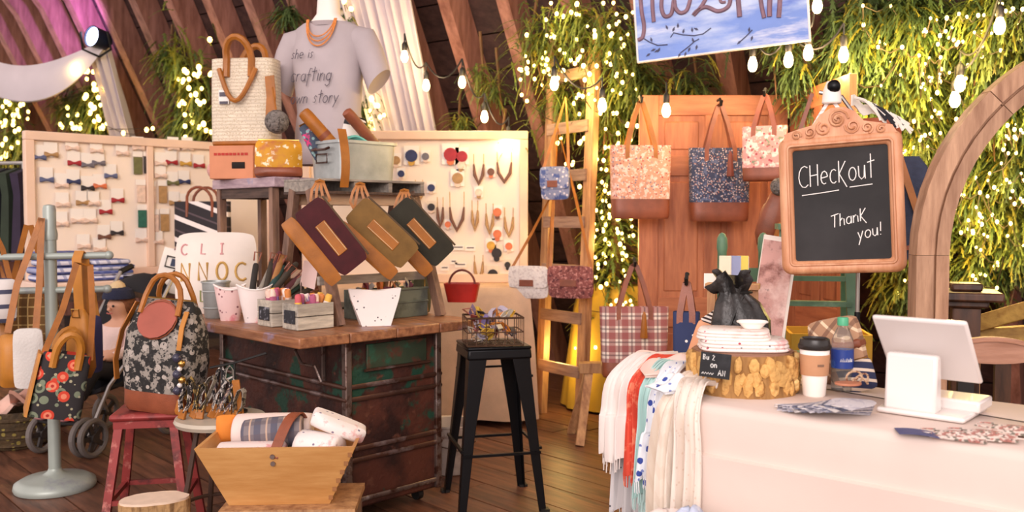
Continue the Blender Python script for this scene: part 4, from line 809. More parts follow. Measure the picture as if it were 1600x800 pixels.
FLO = [mat('coral_floral', 'd69a7e', .85, 0, (('noise', 'ecc8b8', 38, .52, .58, 1), ('spots', '6a7288', 46, .2, 4), ('spots', 'b0524a', 40, .22, 7), ('spots', 'f2dccf', 58, .2, 3)), .1), mat('navy_floral', '3a4058', .85, 0, (('spots', 'c4b4b0', 78, .33, 2), ('spots', 'a8766a', 66, .24, 5), ('noise', '5a6480', 40, .54, .6)), .15),
       mat('pink_garden', 'd89a94', .85, 0, (('noise', 'eed2c8', 30, .5, .57, 2), ('spots', 'a8505a', 38, .26, 6), ('noise', '7a8a70', 34, .58, .63)), .1)]
PLAID = mat('red_plaid', 'e8d6c8', .9, 0, (('stripe', '8e2f34', (1, 0, 0), 14, .5, .65), ('stripe', '8e2f34', (0, 0, 1), 14, .5, .65), ('stripe', '4a2a34', (1, 0, 0), 14, .12, .6, .3), ('stripe', '4a2a34', (0, 0, 1), 14, .12, .6, .3)), .04)
def hangtote(label, pxc, pyb, pyt, wpx, Y, hy, rz, fab, **kw):
    z0 = at(pxc, pyb, Y); k = Y/FPX; h = (pyb-pyt)*k; return tote('tote_bag', label, z0, rz, wpx*k, h, .13, fab, DLEATHER, hh=(pyt-hy)*k, group='totes hung on the pine door', hook=True, **kw)
hangtote('coral floral canvas tote with leather base hanging beside the bare bulb', 1000, 342, 228, 92, 5.2, 160, 4, FLO[0], bf=.27, hmat=LEATHER)
hangtote('navy floral canvas tote with leather base hanging mid door', 1123, 346, 232, 92, 5.24, 165, 2, FLO[1], bf=.26, hmat=DLEATHER, tassel=(mat('tassel_mix', '8a4a3a', .7),))
hangtote('pink garden floral tote hanging near the corner of both doors', 1194, 283, 198, 66, 4.95, 150, -25, FLO[2], bf=.24, hmat=DLEATHER)
hangtote('red and cream plaid tote with leather base hanging low on door', 990, 588, 478, 104, 4.95, 412, 0, PLAID, bf=.22, hmat=DLEATHER, tassel=(LEATHER,))
hangtote('small navy tote with white blossoms beside the wooden stump', 1072, 575, 486, 40, 3.6, 440, -15, mat('navy_blossom', '2f3a62', .85, 0, (('spots', 'efe6e2', 26, .2, 3),), .1), bf=0, hmat=DLEATHER)
# leather bag with pompom beside the sign
t = thing('leather_bag', 'brown leather slouch bag with grey pompom hanging beside the chalkboard', 'bag', at(1193, 385, 4.55), rot=(0, 14, -20))
MB().loft([ring4(.07, .06, 0, 16, 3), ring4(.12, .1, .06, 16, 3), ring4(.12, .1, .18, 16, 3), ring4(.07, .06, .27, 16, 3), ring4(.02, .02, .3, 16, 3)]).build('bag_body', DLEATHER, t, ang=70); MB().ball((.0, -.03, .31), .045, 12, 8).build('pompom', POM, t); MB().strap([(0, 0, .29), (.02, .02, .55), (.03, .06, .8)], .02, .004, (1, 0, 0)).build('strap', DLEATHER, t)
for k in range(3): MB().lathe([(.004, .06), (.01, .04), (.016, -.06), (.012, -.065)], 7, (.05+.014*k, -.06, .08-.02*k)).build('tassel', (LEATHER, mat('orange_tassel', 'c86a30', .6), DLEATHER)[k], t)
o = MB().box((0, 0, 0), (.09, .004, .06)).build('hang_tag', WHITEP); place(o, at(1118, 439, 3.55), -10); tag(o, 'plain white paper tag hanging above the navy blossom tote', 'tag')
t = thing('trestle', 'wooden trestle with splayed legs below the plaid tote', 'trestle', V((.66, 5.42, 0)), 0); MB().box((.0, 0, .44), (.5, .09, .06)).build('beam', LADW, t)
for x, y, xf, yf in ((-.19, -.02, -.29, .16), (.19, -.02, .29, .16), (-.19, 0, -.26, -.17), (.19, 0, .29, -.17)): MB().bar((xf, yf, 0), (x, y, .43), .05, .036, (0, 1, 0)).build('leg', LADW, t)
# ================================================================ LEFT: bag rack, stroller, stools, baskets
SAGE = mat('sage_metal', 'a3aca4', .4, .2, (('noise', '8c8f98', 6, .55, .68),), .07, 6)
rp = V((-2.285, 4.43, 0)); t = thing('bag_rack', 'pale sage metal bag rack on a round weighted base', 'rack', rp)
MB().lathe([(.185, 0), (.19, .012), (.185, .035), (.15, .055), (.06, .07), (.035, .085), (.03, .1)], 36).build('base', SAGE, t, ang=50); MB().tube([(0, 0, .08), (0, 0, 1.28)], .029, 14).build('pole', SAGE, t)
MB().lathe([(.034, 1.24), (.036, 1.27), (.03, 1.3), (.03, 1.39), (.026, 1.41), (.005, 1.415)], 14).build('finial', SAGE, t)
for z, dx, y in ((1.165, .3, -.02), (.995, .27, .02)):
    MB().tube([(-.3, y-.03, z-.01), (dx, y, z)], .017, 10).build('arm', SAGE, t); MB().ball((dx, y, z), .022, 10, 6).build('arm_end', SAGE, t)
FLP = mat('poppy_floral', '2f2b2c', .85, 0, (('spots', '7c866e', 15, .36, 2), ('spots', '3d4638', 15, .2, 2), ('spots', 'd4452f', 12.5, .35, 9), ('spots', 'e88a6a', 12.5, .22, 9), ('spots', 'b2302a', 12.5, .1, 9), ('spots', 'b0a98a', 30, .2, 5)), .1)
t = tote('handbag', 'mustard handbag with poppy floral front hanging on the bag rack', at(84, 648, 4.2), 28, .22, .30, .19, FLP, MUSTARD, 0, .1, 'bags on the sage rack', False, -.12, hw=.045, rot=(4, 12, 30))
MB().loft([[V((-.116-.012*f+.02*z, y*(1-.15*f), z)) for y, z in ((-.098, .0), (.098, 0), (.05, .29), (-.05, .29))] for f in (0, 1)]).build('side_gusset', MUSTARD, t)
MB().strap([(-.1, -.02, .28), (-.06, 0, .5), (-.04, .05, .72), (.02, .05, .72), (.07, 0, .5), (.1, -.02, .28)], .028, .005, (1, 0, 0)).build('strap', LEATHER, t)
t = thing('handbag', 'slouchy mustard leather bag on a wide strap over the rack arm', 'bag', at(127, 590, 4.38), -12, 'bags on the sage rack')
MB().loft([ring4(.1, .05, 0, 16, 3), ring4(.145, .085, .05, 16, 3), ring4(.13, .08, .18, 16, 3), ring4(.09, .05, .3, 16, 3), ring4(.05, .02, .34, 16, 3)]).build('bag_body', MUSTARD, t, ang=70); MB().strap([(0, -.0, .3), (0, -.01, .45), (.0, -.015, .585), (0, .005, .622), (0, .04, .6), (0, .05, .3)], .052, .006, (1, 0, 0)).build('strap', MUSTARD, t); MB().tube([(.02, -.03, .3), (.02, -.035, .34), (-.02, -.035, .34), (-.02, -.03, .3)], .004, 6, loop=True).build('buckle', BRASS, t)
t = thing('handbag', 'navy suede bag behind the slouchy mustard bag', 'bag', at(143, 582, 4.62), 0, 'bags on the sage rack'); MB().cushion(.12, .3, .08, 9).build('bag_body', mat('navy_suede', '39375c', .9, var=.12), t, ang=60); MB().strap([(-.04, 0, .28), (-.02, -.02, .5), (0, -.06, .63), (.02, -.02, .5), (.04, 0, .28)], .018, .004, (1, 0, 0)).build('strap', MUSTARD, t)
t = thing('handbag', 'pale grey panel bag with mustard sides hanging on rack pole', 'bag', at(36, 606, 4.3), 20, 'bags on the sage rack'); MB().cushion(.13, .29, .05, 9, edge=.5, c=(.03, -.02, 0)).build('bag_body', mat('pale_grey_felt', 'd3cfca', .9, var=.06, bump=.3, bs=90), t, ang=60); MB().cushion(.1, .26, .1, 8, c=(-.055, .03, 0)).build('side_panel', MUSTARD, t)
for x in (-.06, .06): MB().strap([(x, 0, .27), (x*.8+.03, .02, .5), (.09, .05, .82)], .03, .005, (1, 0, 0)).build('strap', LEATHER, t)
PLB = mat('brown_plaid', '8a6234', .9, 0, (('stripe', 'd8b878', (1, 0, 0), 22, .14), ('stripe', 'd8b878', (0, 0, 1), 22, .14), ('stripe', '5a4426', (1, 0, 0), 11, .3, .5, .3)), .1)
t = thing('handbag', 'brown plaid bag behind the pale grey panel bag', 'bag', at(48, 535, 4.56), 8, 'bags on the sage rack'); MB().cushion(.27, .25, .08, 9, edge=.4).build('bag_body', PLB, t, ang=60)
for x in (-.09, .09): MB().strap([(x, -.03, .22), (x*.6+.02, -.05, .42), (x*.1+.04, -.1, .6)], .026, .005, (1, 0, 0)).build('strap', LEATHER, t)
t = thing('handbag', 'white and slate striped bag hanging at the far rack arm end', 'bag', at(-4, 505, 4.36), 30, 'bags on the sage rack'); MB().cushion(.17, .22, .07, 8).build('bag_body', mat('white_slate_stripe', 'e2dcd8', .85, 0, (('stripe', '4a4c62', (0, 0, 1), 14, .3),), .05), t); MB().strap([(-.06, 0, .2), (-.03, 0, .36), (.0, 0, .46), (.03, 0, .36), (.06, 0, .2)], .024, .004, (1, 0, 0)).build('strap', LEATHER, t)
t = thing('handbag', 'tan leather hobo bag below the striped bag on rack', 'bag', at(-2, 575, 4.4), 10, 'bags on the sage rack'); MB().loft([ring4(.1, .05, 0, 16, 3), ring4(.17, .09, .05, 16, 3), ring4(.15, .07, .15, 16, 3), ring4(.06, .03, .22, 16, 3)]).build('bag_body', mat('hobo_leather', '9a6634', .5, var=.15), t, ang=70); MB().strap([(-.06, 0, .2), (-.02, .04, .4), (0, .05, .5), (.03, .04, .4), (.05, 0, .2)], .024, .004, (1, 0, 0)).build('strap', LEATHER, t)
t = thing('wicker_basket', 'dark woven basket on the floor under the rack', 'basket', V((-2.95, 5.3, 0)), 0); WK = mat('dark_wicker', '4a3820', .8, 0, (('spots', '8a7a3a', 22, .25),), .3, 20, .8, 60)
m = MB(); m.lathe([(.16, 0), (.21, .1), (.2, .22), (.19, .22), (.17, .05)], 24); m.build('basket_body', WK, t)
for z in (.03, .08, .13, .18): MB().tube([((.175+.15*z if z < .1 else .205)*math.cos(q)*1.03, (.175+.15*z if z < .1 else .205)*math.sin(q)*1.03, z) for q in [k*.2618 for k in range(24)]], .012, 6, loop=True).build('weave_band', WK, t)
for k, (x, c) in enumerate(((-.08, 'e0b8a8'), (.07, 'b98a78'))):
    o = MB().grid(lambda u, v: V((.2*(u-.5), .2*(v-.5), .05*math.cos(5*u)*math.cos(4*v))), 8, 8, .02).build('folded_cloth', mat('basket_cloth_%d' % k, c, .9)); place(o, V((-2.95+x, 5.3, .25+.05*k)), 30*k); tag(o, ('blush' if k == 0 else 'rose brown')+' rumpled cloth lying in the dark woven basket', 'cloth')

# ---------------------------------------------------------------- stroller with child
sp = V((-2.46, 5.33, 0)); rz = math.degrees(math.atan2(-.95, -.3)); t = thing('stroller', 'black folding stroller with grey wheels facing the bag rack', 'stroller', sp, rz)
SFAB = mat('stroller_black', '17161b', .85, var=.1); ALU = mat('stroller_alu', 'a9a4a0', .35, .7, var=.05); TYRE = mat('tyre_grey', '6a625e', .7, var=.08)
def wheel(x, y, r=.095):
    w_ = MB(); w_.tube([(x+r*math.cos(q), y, r+r*math.sin(q)) for q in [k*.2618 for k in range(24)]], .018, 8, loop=True)
    o = MB(); 
    w2 = bpy.data.objects.new('wheel', None)
    tr_ = w_.build('wheel', TYRE, t); tr_.location.z = .018
    h = MB(); h.tube([(x, y-.02, r), (x, y+.02, r)], .025, 10)
    for k in range(5): q = k*1.2566; h.bar((x, y, r), (x+(r-.012)*math.cos(q), y, r+(r-.012)*math.sin(q)), .026, .014, (0, 1, 0))
    h.build('spokes', mat('wheel_hub', '3a3533', .5, .2), tr_)
for x, y in ((.3, .15), (.3, .21), (.3, -.15), (-.3, .24), (-.3, -.24)): wheel(x, y)
for y in (-.2, .2):
    MB().tube([(.3, y*.9, .12), (.16, y, .38), (-.12, y*1.05, .62), (-.42, y*1.05, 1.0)], .012, 7).build('frame_tube', ALU, t); MB().tube([(-.3, y*1.15, .11), (-.05, y*1.05, .5)], .012, 7).build('frame_tube', ALU, t); MB().tube([(-.42, y*1.05, 1.0), (-.52, y*1.05, 1.03)], .02, 8).build('grip', DARK, t)
MB().grid(lambda u, v: V((.2-.34*u if u < .55 else .2-.34*.55-.28*(u-.55)/.45, (v-.5)*.36, .36-.05*math.sin(v*3.14)+(.0 if u < .55 else .48*(u-.55)/.45))), 14, 8, .02).build('seat', SFAB, t)
m = MB(); rings = []
for i in range(7):
    q = R(10+i*19); rings.append([V((-.40+.2*math.cos(q), .19*math.cos(s_), .80+.2*math.sin(q)*(.35+.65*math.sin(s_)))) for s_ in [math.pi*k/8 for k in range(9)]])
m.loft(rings[1:5], False, closed=False); m.build('canopy', SFAB, t)
MB().tube([(.33, -.16, .2), (.37, 0, .2), (.33, .16, .2)], .014, 6).build('footrest', DARK, t)
# the child: one continuous skinned body, clothing as child meshes
def skin(name, pts, edges, mt, parent, sub=2):
    me = bpy.data.meshes.new(name); me.from_pydata([p[0] for p in pts], edges, []); o = bpy.data.objects.new(name, me); COL.objects.link(o); o.parent = parent
    me.materials.append(mt); bpy.context.view_layer.update(); sk = o.modifiers.new('skin', 'SKIN'); sk.use_smooth_shade = True
    if not me.skin_vertices:
        bpy.context.view_layer.objects.active = o; bpy.ops.mesh.customdata_skin_add()
    for v, p in zip(me.skin_vertices[0].data, pts): v.radius = (p[1], p[1]*(p[2] if len(p) > 2 else 1))
    me.skin_vertices[0].data[0].use_root = True; s2 = o.modifiers.new('sub', 'SUBSURF'); s2.levels = s2.render_levels = sub; return o
t = thing('person', 'small child in a pale pink top reclining in the stroller', 'child', sp, rz)
SK = mat('skin', 'd8a284', .55, var=.05)
pts = [((-.08, 0, .44), .085), ((-.12, 0, .55), .085), ((-.16, 0, .67), .075), ((-.17, 0, .73), .035), ((-.15, 0, .80), .07), ((-.14, 0, .86), .06),
       ((.0, .07, .43), .06), ((.16, .08, .47), .05), ((.28, .08, .30), .036), ((.33, .08, .25), .034), ((.0, -.07, .43), .06), ((.15, -.08, .45), .05), ((.27, -.08, .28), .036), ((.32, -.08, .24), .034),
       ((-.15, .1, .66), .04), ((-.08, .14, .55), .033), ((.03, .1, .52), .026), ((.07, .08, .52), .022), ((-.15, -.1, .66), .04), ((-.08, -.14, .55), .033), ((.03, -.1, .52), .026), ((.07, -.08, .52), .022)]
ed = [(0, 1), (1, 2), (2, 3), (3, 4), (4, 5), (0, 6), (6, 7), (7, 8), (8, 9), (0, 10), (10, 11), (11, 12), (12, 13), (2, 14), (14, 15), (15, 16), (16, 17), (2, 18), (18, 19), (19, 20), (20, 21)]
skin('body', pts, ed, SK, t)
sel = lambda idx, k: [(pts[i][0], pts[i][1]*k) for i in idx]
skin('pink_top', sel((0, 1, 2, 14, 15, 16, 18, 19, 20), 1.18), [(0, 1), (1, 2), (2, 3), (3, 4), (4, 5), (2, 6), (6, 7), (7, 8)], mat('pale_pink_knit', 'e8cdc6', .95, var=.08, bump=.4, bs=120), t)
skin('leggings', sel((0, 6, 7, 8, 10, 11, 12), 1.15), [(0, 1), (1, 2), (2, 3), (0, 4), (4, 5), (5, 6)], mat('black_leggings', '1b191f', .9, var=.1), t)
for y in (.08, -.08): MB().ball((.35, y, .245), .05, 10, 7, sx=1.5, sy=.8, sz=.7).build('shoe', mat('pink_shoe', 'e9a9ae', .7, var=.1), t)
HAIR = mat('brown_hair', '8a5434', .7, 0, (('noise', '5e3822', 30, .5, .6),), .2, 20, .6, 70)
MB().ball((-.19, 0, .83), .078, 14, 10, sz=1.1).build('hair', HAIR, t); MB().ball((-.15, 0, .915), .05, 10, 7).build('hat_pompom', mat('beige_knit', 'e2c79a', .95, bump=.6, bs=80), t); MB().lathe([(.093, .855), (.095, .87), (.08, .91), (.03, .935), (.004, .94)], 16, (-.158, 0, 0)).build('hat', mat('navy_knit', '262a42', .95, bump=.5, bs=120), t)
for y in (-.026, .026): MB().ball((-.08, y, .815), .008, 8, 5).build('eye', DARK, t)
MB().ball((-.074, 0, .795), .012, 8, 5).build('nose', SK, t); MB().tube([(-.078, -.02, .772), (-.073, 0, .768), (-.078, .02, .772)], .004, 5).build('mouth', mat('lip', 'b8645a', .5), t)
for y in (-.08, .08):
    for k in range(4): MB().tube([(.07, y+.01*(k-1.5), .52), (.1, y+.011*(k-1.5), .515), (.115, y+.01*(k-1.5), .5)], .0055, 5).build('finger', SK, t)
    MB().tube([(.065, y*.85, .525), (.085, y*.62, .525), (.1, y*.58, .515)], .006, 5).build('thumb', SK, t)

# ---------------------------------------------------------------- red stool with damask bag, round stool with fobs
REDP = mat('worn_red_metal', '8e3330', .5, .2, (('noise', '5a2422', 9, .5, .62), ('noise', 'b06a60', 14, .6, .68, 3)), .12)
st = V((-1.51, 3.73, 0)); t = thing('red_stool', 'worn red metal stool under the damask travel bag', 'stool', st, 10)
MB().box((0, 0, .54), (.28, .28, .03)).build('seat', REDP, t, bevel=.014); MB().box((0, 0, .51), (.25, .25, .03)).build('apron', REDP, t)
for x, y in ((-1, -1), (1, -1), (1, 1), (-1, 1)): MB().bar((x*.17, y*.17, 0), (x*.105, y*.105, .51), .032, .032, (1, 0, 0)).build('leg', REDP, t)
for z in (.2, ):
    q = .145
    for a_, b_ in (((-q, -q), (q, -q)), ((q, -q), (q, q)), ((q, q), (-q, q)), ((-q, q), (-q, -q))): MB().bar((a_[0], a_[1], z), (b_[0], b_[1], z), .02, .02).build('stretcher', REDP, t)
DAM = mat('black_damask', '1f1d1c', .85, 0, (('noise', '8f877e', 26, .5, .53), ('spots', 'a79d94', 20, .33, 3), ('noise', '2a2827', 70, .55, .6, 5)), .1)
bagp = V((-1.455, 3.72, .556)); t = thing('travel_bag', 'large black and grey damask travel bag with tan handles on red stool', 'bag', bagp, rot=(0, 4, -12))
R4 = lambda w_, d_, z: ring4(w_, d_, z, 28, 4)
MB().loft([R4(.27, .2, 0), R4(.29, .22, .02), R4(.295, .22, .09)]).build('leather_base', DLEATHER, t, ang=60); MB().loft([R4(.297, .222, .085), R4(.325, .225, .2), R4(.315, .19, .32), R4(.265, .1, .42), R4(.23, .03, .455)]).build('bag_body', DAM, t, ang=70)
MB().tube([V((.0, -.078, .40))+V((.085*math.cos(q), .0, .0))+V((0, .045*math.sin(q)*.75, .075*math.sin(q)-.02)) for q in [k*.393 for k in range(16)]], .004, 5, loop=True).build('patch_piping', DLEATHER, t)
m = MB(); cen = V((0, -.084, .38)); m.add([cen]+[V((.085*math.cos(q), -.088+.05*math.sin(q)*.9+.006, .385+.075*math.sin(q))) for q in [k*.393 for k in range(16)]], [(0, 1+k, 1+(k+1) % 16) for k in range(16)]); mm = mat('rose_leather', 'a0503f', .45, var=.12); m.build('leather_oval', mm, t)
for y in (-.045, .045): MB().tube([(-.085, y*1.6, .40), (-.08, y, .47)]+[(-.075*math.cos(q), y*.8, .47+.09*math.sin(q)) for q in [math.pi*i/8 for i in range(1, 8)]]+[(.08, y, .47), (.085, y*1.6, .40)], .0115, 7).build('handle', LEATHER, t)
MB().strap([(-.12, -.04, .44), (-.165, -.07, .32), (-.175, -.09, .2), (-.165, -.09, .12)], .03, .005, (0, 1, 0)).build('shoulder_strap', LEATHER, t); MB().strap([(.12, -.06, .42), (.125, -.1, .36), (.125, -.115, .27)], .02, .005, (1, 0, 0)).build('zip_tab', MUSTARD, t); MB().tube([(-.12, 0, .455), (.12, 0, .455)], .006, 6).build('zipper', BRASS, t)
rs = V((-1.165, 3.55, 0)); t = thing('round_stool', 'round pale-topped stool with dark splayed legs holding key fobs', 'stool', rs)
CREAM = mat('cream_enamel', 'b9ae9c', .4, var=.08, vs=8); MB().lathe([(.15, .525), (.17, .53), (.178, .545), (.172, .558), (.1, .56), (.001, .56)], 36).build('seat', CREAM, t); MB().lathe([(.05, .44), (.06, .52), (.13, .53)], 20).build('hub', mat('brown_iron', '4a342a', .6, .3, var=.2), t)
for k in range(4): q = k*math.pi/2+.6; MB().tube([(.09*math.cos(q), .09*math.sin(q), .52), (.13*math.cos(q), .13*math.sin(q), .3), (.2*math.cos(q), .2*math.sin(q), .0)], .011, 7).build('leg', MATS['brown_iron'], t)
MB().tube([(.152*math.cos(k*.262), .152*math.sin(k*.262), .2) for k in range(24)], .008, 6, loop=True).build('foot_ring', MATS['brown_iron'], t)
KF = [mat('fob_fab_%d' % i, c, .7, 0, (('noise', d_, 60, .5, .56),), .1) for i, (c, d_) in enumerate((('2b2a2e', 'd8d0c8'), ('8d857a', '2b2826'), ('3a3226', 'b89a5a'), ('d0c8bf', '4a4448'), ('5a4a52', 'c8a890')))]; kn = ('black and white', 'grey', 'dark bronze', 'ivory', 'mauve')
for i in range(13):
    k = i % 5; x = -.13+.21*(i % 7)/6; y = -.07+.1*(i//7)+.02*(i % 2); p = rs+V((x, y, .562))
    t = thing('key_fob_strap', '%s wrist key fob with tan end, in the bunch on round stool' % kn[k], 'key fob', p, rot=(random.uniform(-12, 12), random.uniform(-4, 32), random.uniform(-35, 35)), group='wrist key fobs on the round stool')
    L_ = random.uniform(.13, .19); MB().strap([(-.008, 0, .028), (-.02, 0, L_*.5), (-.012, 0, L_*.92), (.0, 0, L_), (.012, 0, L_*.92), (.02, 0, L_*.5), (.008, 0, .028)], .026, .003, (0, 1, 0)).build('wrist_loop', KF[k], t); MB().box((0, 0, .018), (.03, .016, .036)).build('leather_end', LEATHER, t, bevel=.003)
for i in range(4):
    p = rs+V((-.16+.03*i, -.09+.015*i, .7-.02*(i % 2))); 
t = thing('fob_stand', 'small dark wire stand holding up the bunch of key fobs', 'stand', rs+V((.04, .06, .562))); MB().tube([(0, 0, 0), (0, 0, .2)], .005, 6).build('stem', DARK, t); MB().tube([(-.1, 0, .18), (0, 0, .2), (.13, 0, .24)], .005, 6).build('crossbar', DARK, t); MB().lathe([(.05, 0), (.05, .005), (.004, .01)], 14).build('foot', DARK, t)
o = MB().strap([(0, 0, 0), (-.012, 0, .08), (-.02, 0, .15)], .03, .005, (1, 0, 0)).build('leather_tag', LEATHER); place(o, rs+V((.1, -.06, .563)), 0, (0, 0, -8)); tag(o, 'long tan leather tag standing at the right side of the fob bunch', 'leather tag')
t = thing('bead_charm', 'dangling charm of clear beads and gold against the damask bag', 'charm', bagp+V((.12, -.145, .04)), -10)
for k in range(9): MB().ball((.012*math.sin(k*2.1), 0, .015+k*.022), .011+.004*(k % 3), 8, 6).build('bead', (mat('clear_bead', 'e6e0dc', .12, .1, var=.1), BRASS, mat('slate_bead', '3c3a4c', .25, .1))[k % 3], t)
MB().lathe([(.012, .02), (.022, -.02), (.018, -.035)], 8).build('tassel', LEATHER, t)

# ---------------------------------------------------------------- wooden trug with rolled fabrics on a crate
TRW = wood('honey_pine', 'b97f42', 'd9a465', 0, 3, .45, 7, .12); bp_ = V((-.775, 3.02, .40))
t = thing('wooden_crate', 'rough wooden crate under the honey pine trug', 'crate', V((-.74, 3.02, 0)), 3)
for z in (.07, .2, .33):
    for y in (-.13, .13): MB().box((0, y, z), (.42, .016, .11)).build('slat', OLDW, t)
    for x in (-.2, .2): MB().box((x, 0, z), (.016, .24, .11)).build('slat', OLDW, t)
MB().box((0, 0, .39), (.44, .29, .019)).build('lid', LADW, t)
t = thing('wooden_trug', 'honey pine flared wooden box with brown leather handle full of rolled cloths', 'trug', bp_, 3)
H_ = .205; bw_, bd_, tw_, td_, th = .165, .09, .258, .15, .012
def qd(f, i=0): return (bw_+(tw_-bw_)*f-i, bd_+(td_-bd_)*f-i)
def side_panel(sgx, sgy):
    m = MB(); x0_, y0_ = qd(0); x1_, y1_ = qd(1); xi, yi = qd(0, th); xj, yj = qd(1, th)
    if sgy: m.hexa([(-x0_, sgy*y0_, 0), (x0_, sgy*y0_, 0), (xi, sgy*yi, 0), (-xi, sgy*yi, 0), (-x1_, sgy*y1_, H_), (x1_, sgy*y1_, H_), (xj, sgy*yj, H_), (-xj, sgy*yj, H_)])
    else: m.hexa([(sgx*x0_, -y0_, 0), (sgx*x0_, y0_, 0), (sgx*xi, yi, 0), (sgx*xi, -yi, 0), (sgx*x1_, -y1_, H_), (sgx*x1_, y1_, H_), (sgx*xj, yj, H_), (sgx*xj, -yj, H_)])
    return m
for sy in (-1, 1): side_panel(0, sy).build('long_side', TRW, t)
for sx in (-1, 1): side_panel(sx, 0).build('short_side', wood('honey_pine_end', 'b97f42', 'd9a465', 1, 3, .45, 7, .12), t)
MB().box((0, 0, .006), (2*bw_-.02, 2*bd_-.02, .012)).build('bottom', TRW, t)
for i in range(6): MB().box((bw_+(tw_-bw_)*(.12+.15*i)-.006, -(bd_+(td_-bd_)*(.12+.15*i))-.001, H_*(.12+.15*i)), (.014, .006, .014)).build('dovetail', mat('dovetail_dark', '8a5a2e', .6), t)
for z in (.175, .15): MB().tube([(-.01, -(bd_+(td_-bd_)*z/H_)-.001, z), (-.01, -(bd_+(td_-bd_)*z/H_)-.006, z)], .008, 10).build('rivet', STEEL, t)
MB().strap([V((-.01+.05*f*2.0 if f < .5 else .04+.02*(f-.5)*2, -.14+.28*f, .17+.115*math.sin(math.pi*f))) for f in [i/12 for i in range(13)]], .034, .005, (1, 0, 0)).build('leather_handle', DLEATHER, t)
def rollc(label, x, y, z, L, r, yaw, mt, tilt=0, end=None):
    t = thing('rolled_cloth', label, 'cloth', bp_+V((x, y, z)), rot=(0, tilt, yaw), group=None); m = MB(); rings = []
    for f, k in ((0, .82), (.03, .97), (.12, 1), (.5, 1.02), (.88, 1), (.97, .97), (1, .82)): rings.append([V(((f-.5)*L, r*k*math.cos(q)*1.08, r*k*math.sin(q)*.92)) for q in [j*.3927 for j in range(16)]])
    m.loft(rings); m.build('roll', mt, t, ang=60); sp_ = [V((-L/2-.001, r*.75*(1-j/26)*math.cos(j*.6), r*.65*(1-j/26)*math.sin(j*.6))) for j in range(22)]; MB().tube(sp_, .003, 4).build('spiral_edge', end or mt, t); return t
BLU = mat('blush_quilt', 'e2cec7', .9, 0, (('noise', 'd49a98', 14, .54, .6),), .05, bump=.15, bs=120); GPL = mat('grey_plaid', '7d7476', .9, 0, (('stripe', '4a4c5e', (1, 0, 0), 18, .4, .8), ('stripe', '5c5258', (0, .7, .7), 20, .35, .6), ('stripe', 'c8a890', (1, 0, 0), 18, .1, .7, .3)), .08); WQ = mat('white_floral_quilt', 'e6dbd6', .9, 0, (('spots', '7d7488', 34, .16, 4), ('noise', 'dcb0ac', 16, .57, .63)), .04, bump=.15, bs=120)
rollc('blush floral rolled cloth in front of plaid roll in the trug', -.09, -.07, .155, .22, .055, 4, BLU)
rollc('grey plaid rolled cloth behind the leather handle in the trug', -.04, .015, .215, .2, .058, 6, GPL, -4)
rollc('long pale pink roll with orange end at the back of the trug', -.06, .095, .2, .27, .07, 4, mat('pale_pink_cloth', 'e0ccc4', .9, var=.04), 0, mat('orange_cloth', 'd8812c', .8))
o = MB().cushion(.07, .1, .06, 8).build('folded_cloth', MATS['orange_cloth']); place(o, bp_+V((-.225, .09, .16)), 20); tag(o, 'small orange folded cloth at the left rim of the trug', 'cloth')
rollc('white floral roll at the right side of the trug', .125, -.03, .172, .15, .06, -14, WQ, 6)
o = MB().cushion(.19, .055, .14, 10, edge=.4).build('folded_cloth', WQ); place(o, bp_+V((.17, .02, .215)), 0, (6, 24, 12)); tag(o, 'white quilted folded cloth topping the right rim of the trug', 'cloth')
# log round
t = thing('log_round', 'upright bark-edged log round with pale sawn top beside the trug', 'log', V((-1.205, 2.98, 0)), 10); r6 = random.Random(2)
n = 26; rad = [.095*(1+.12*math.sin(2*q*.24+1)+.05*r6.uniform(-1, 1)) for q in range(n)]
MB().loft([[V((1.05*rad[k]*math.cos(2*math.pi*k/n), .85*rad[k]*math.sin(2*math.pi*k/n), z)) for k in range(n)] for z in (0, .2, .4)]).build('bark', mat('pale_bark', 'b08a5c', .9, 0, (('noise', '7a5a38', 18, .5, .62, 0, (3, 3, .4)),), .2, bump=.8, bs=40), t, ang=80)
MB().loft([[V((1.02*rad[k]*math.cos(2*math.pi*k/n), .82*rad[k]*math.sin(2*math.pi*k/n), z)) for k in range(n)] for z in (.398, .408)]).build('sawn_top', mat('sawn_wood', 'dcc3ac', .8, var=.06, vs=20), t)

# ================================================================ BAR STOOL, BUCKET, KEY FOB BASKET
bs_ = V((-.09, 4.22, 0)); t = thing('bar_stool', 'tall black metal bar stool with square seat and cross rails', 'stool', bs_, 14)
MB().box((0, 0, .752), (.3, .3, .016)).build('seat', BLACKM, t, bevel=.007); MB().box((0, 0, .725), (.305, .305, .05), top=(.97, .97)).build('skirt', BLACKM, t, bevel=.01)
for x, y in ((-1, -1), (1, -1), (1, 1), (-1, 1)):
    m = MB(); ps = []
    for f, c_, w_ in ((0, .205, .034), (.5, .172, .05), (.9, .146, .078), (1, .143, .086)):
        z = f*.735; c_ -= 0; ps.append([V((x*(c_-a), y*(c_-b), z)) for a, b in ((0, 0), (w_, 0), (w_, .006), (.006, .006), (.006, w_), (0, w_))])
    m.loft(ps); m.build('leg', BLACKM, t, bevel=.002); MB().box((x*.198, y*.198, .006), (.04, .04, .012)).build('foot', DARK, t)
for z, c_ in ((.27, .183), ):
    for a_, b_ in (((-c_, -c_), (c_, -c_)), ((c_, -c_), (c_, c_)), ((c_, c_), (-c_, c_)), ((-c_, c_), (-c_, -c_))): MB().bar((a_[0], a_[1], z+(.02 if a_[0] == b_[0] else 0)), (b_[0], b_[1], z+(.02 if a_[0] == b_[0] else 0)), .014, .012).build('cross_rail', BLACKM, t)
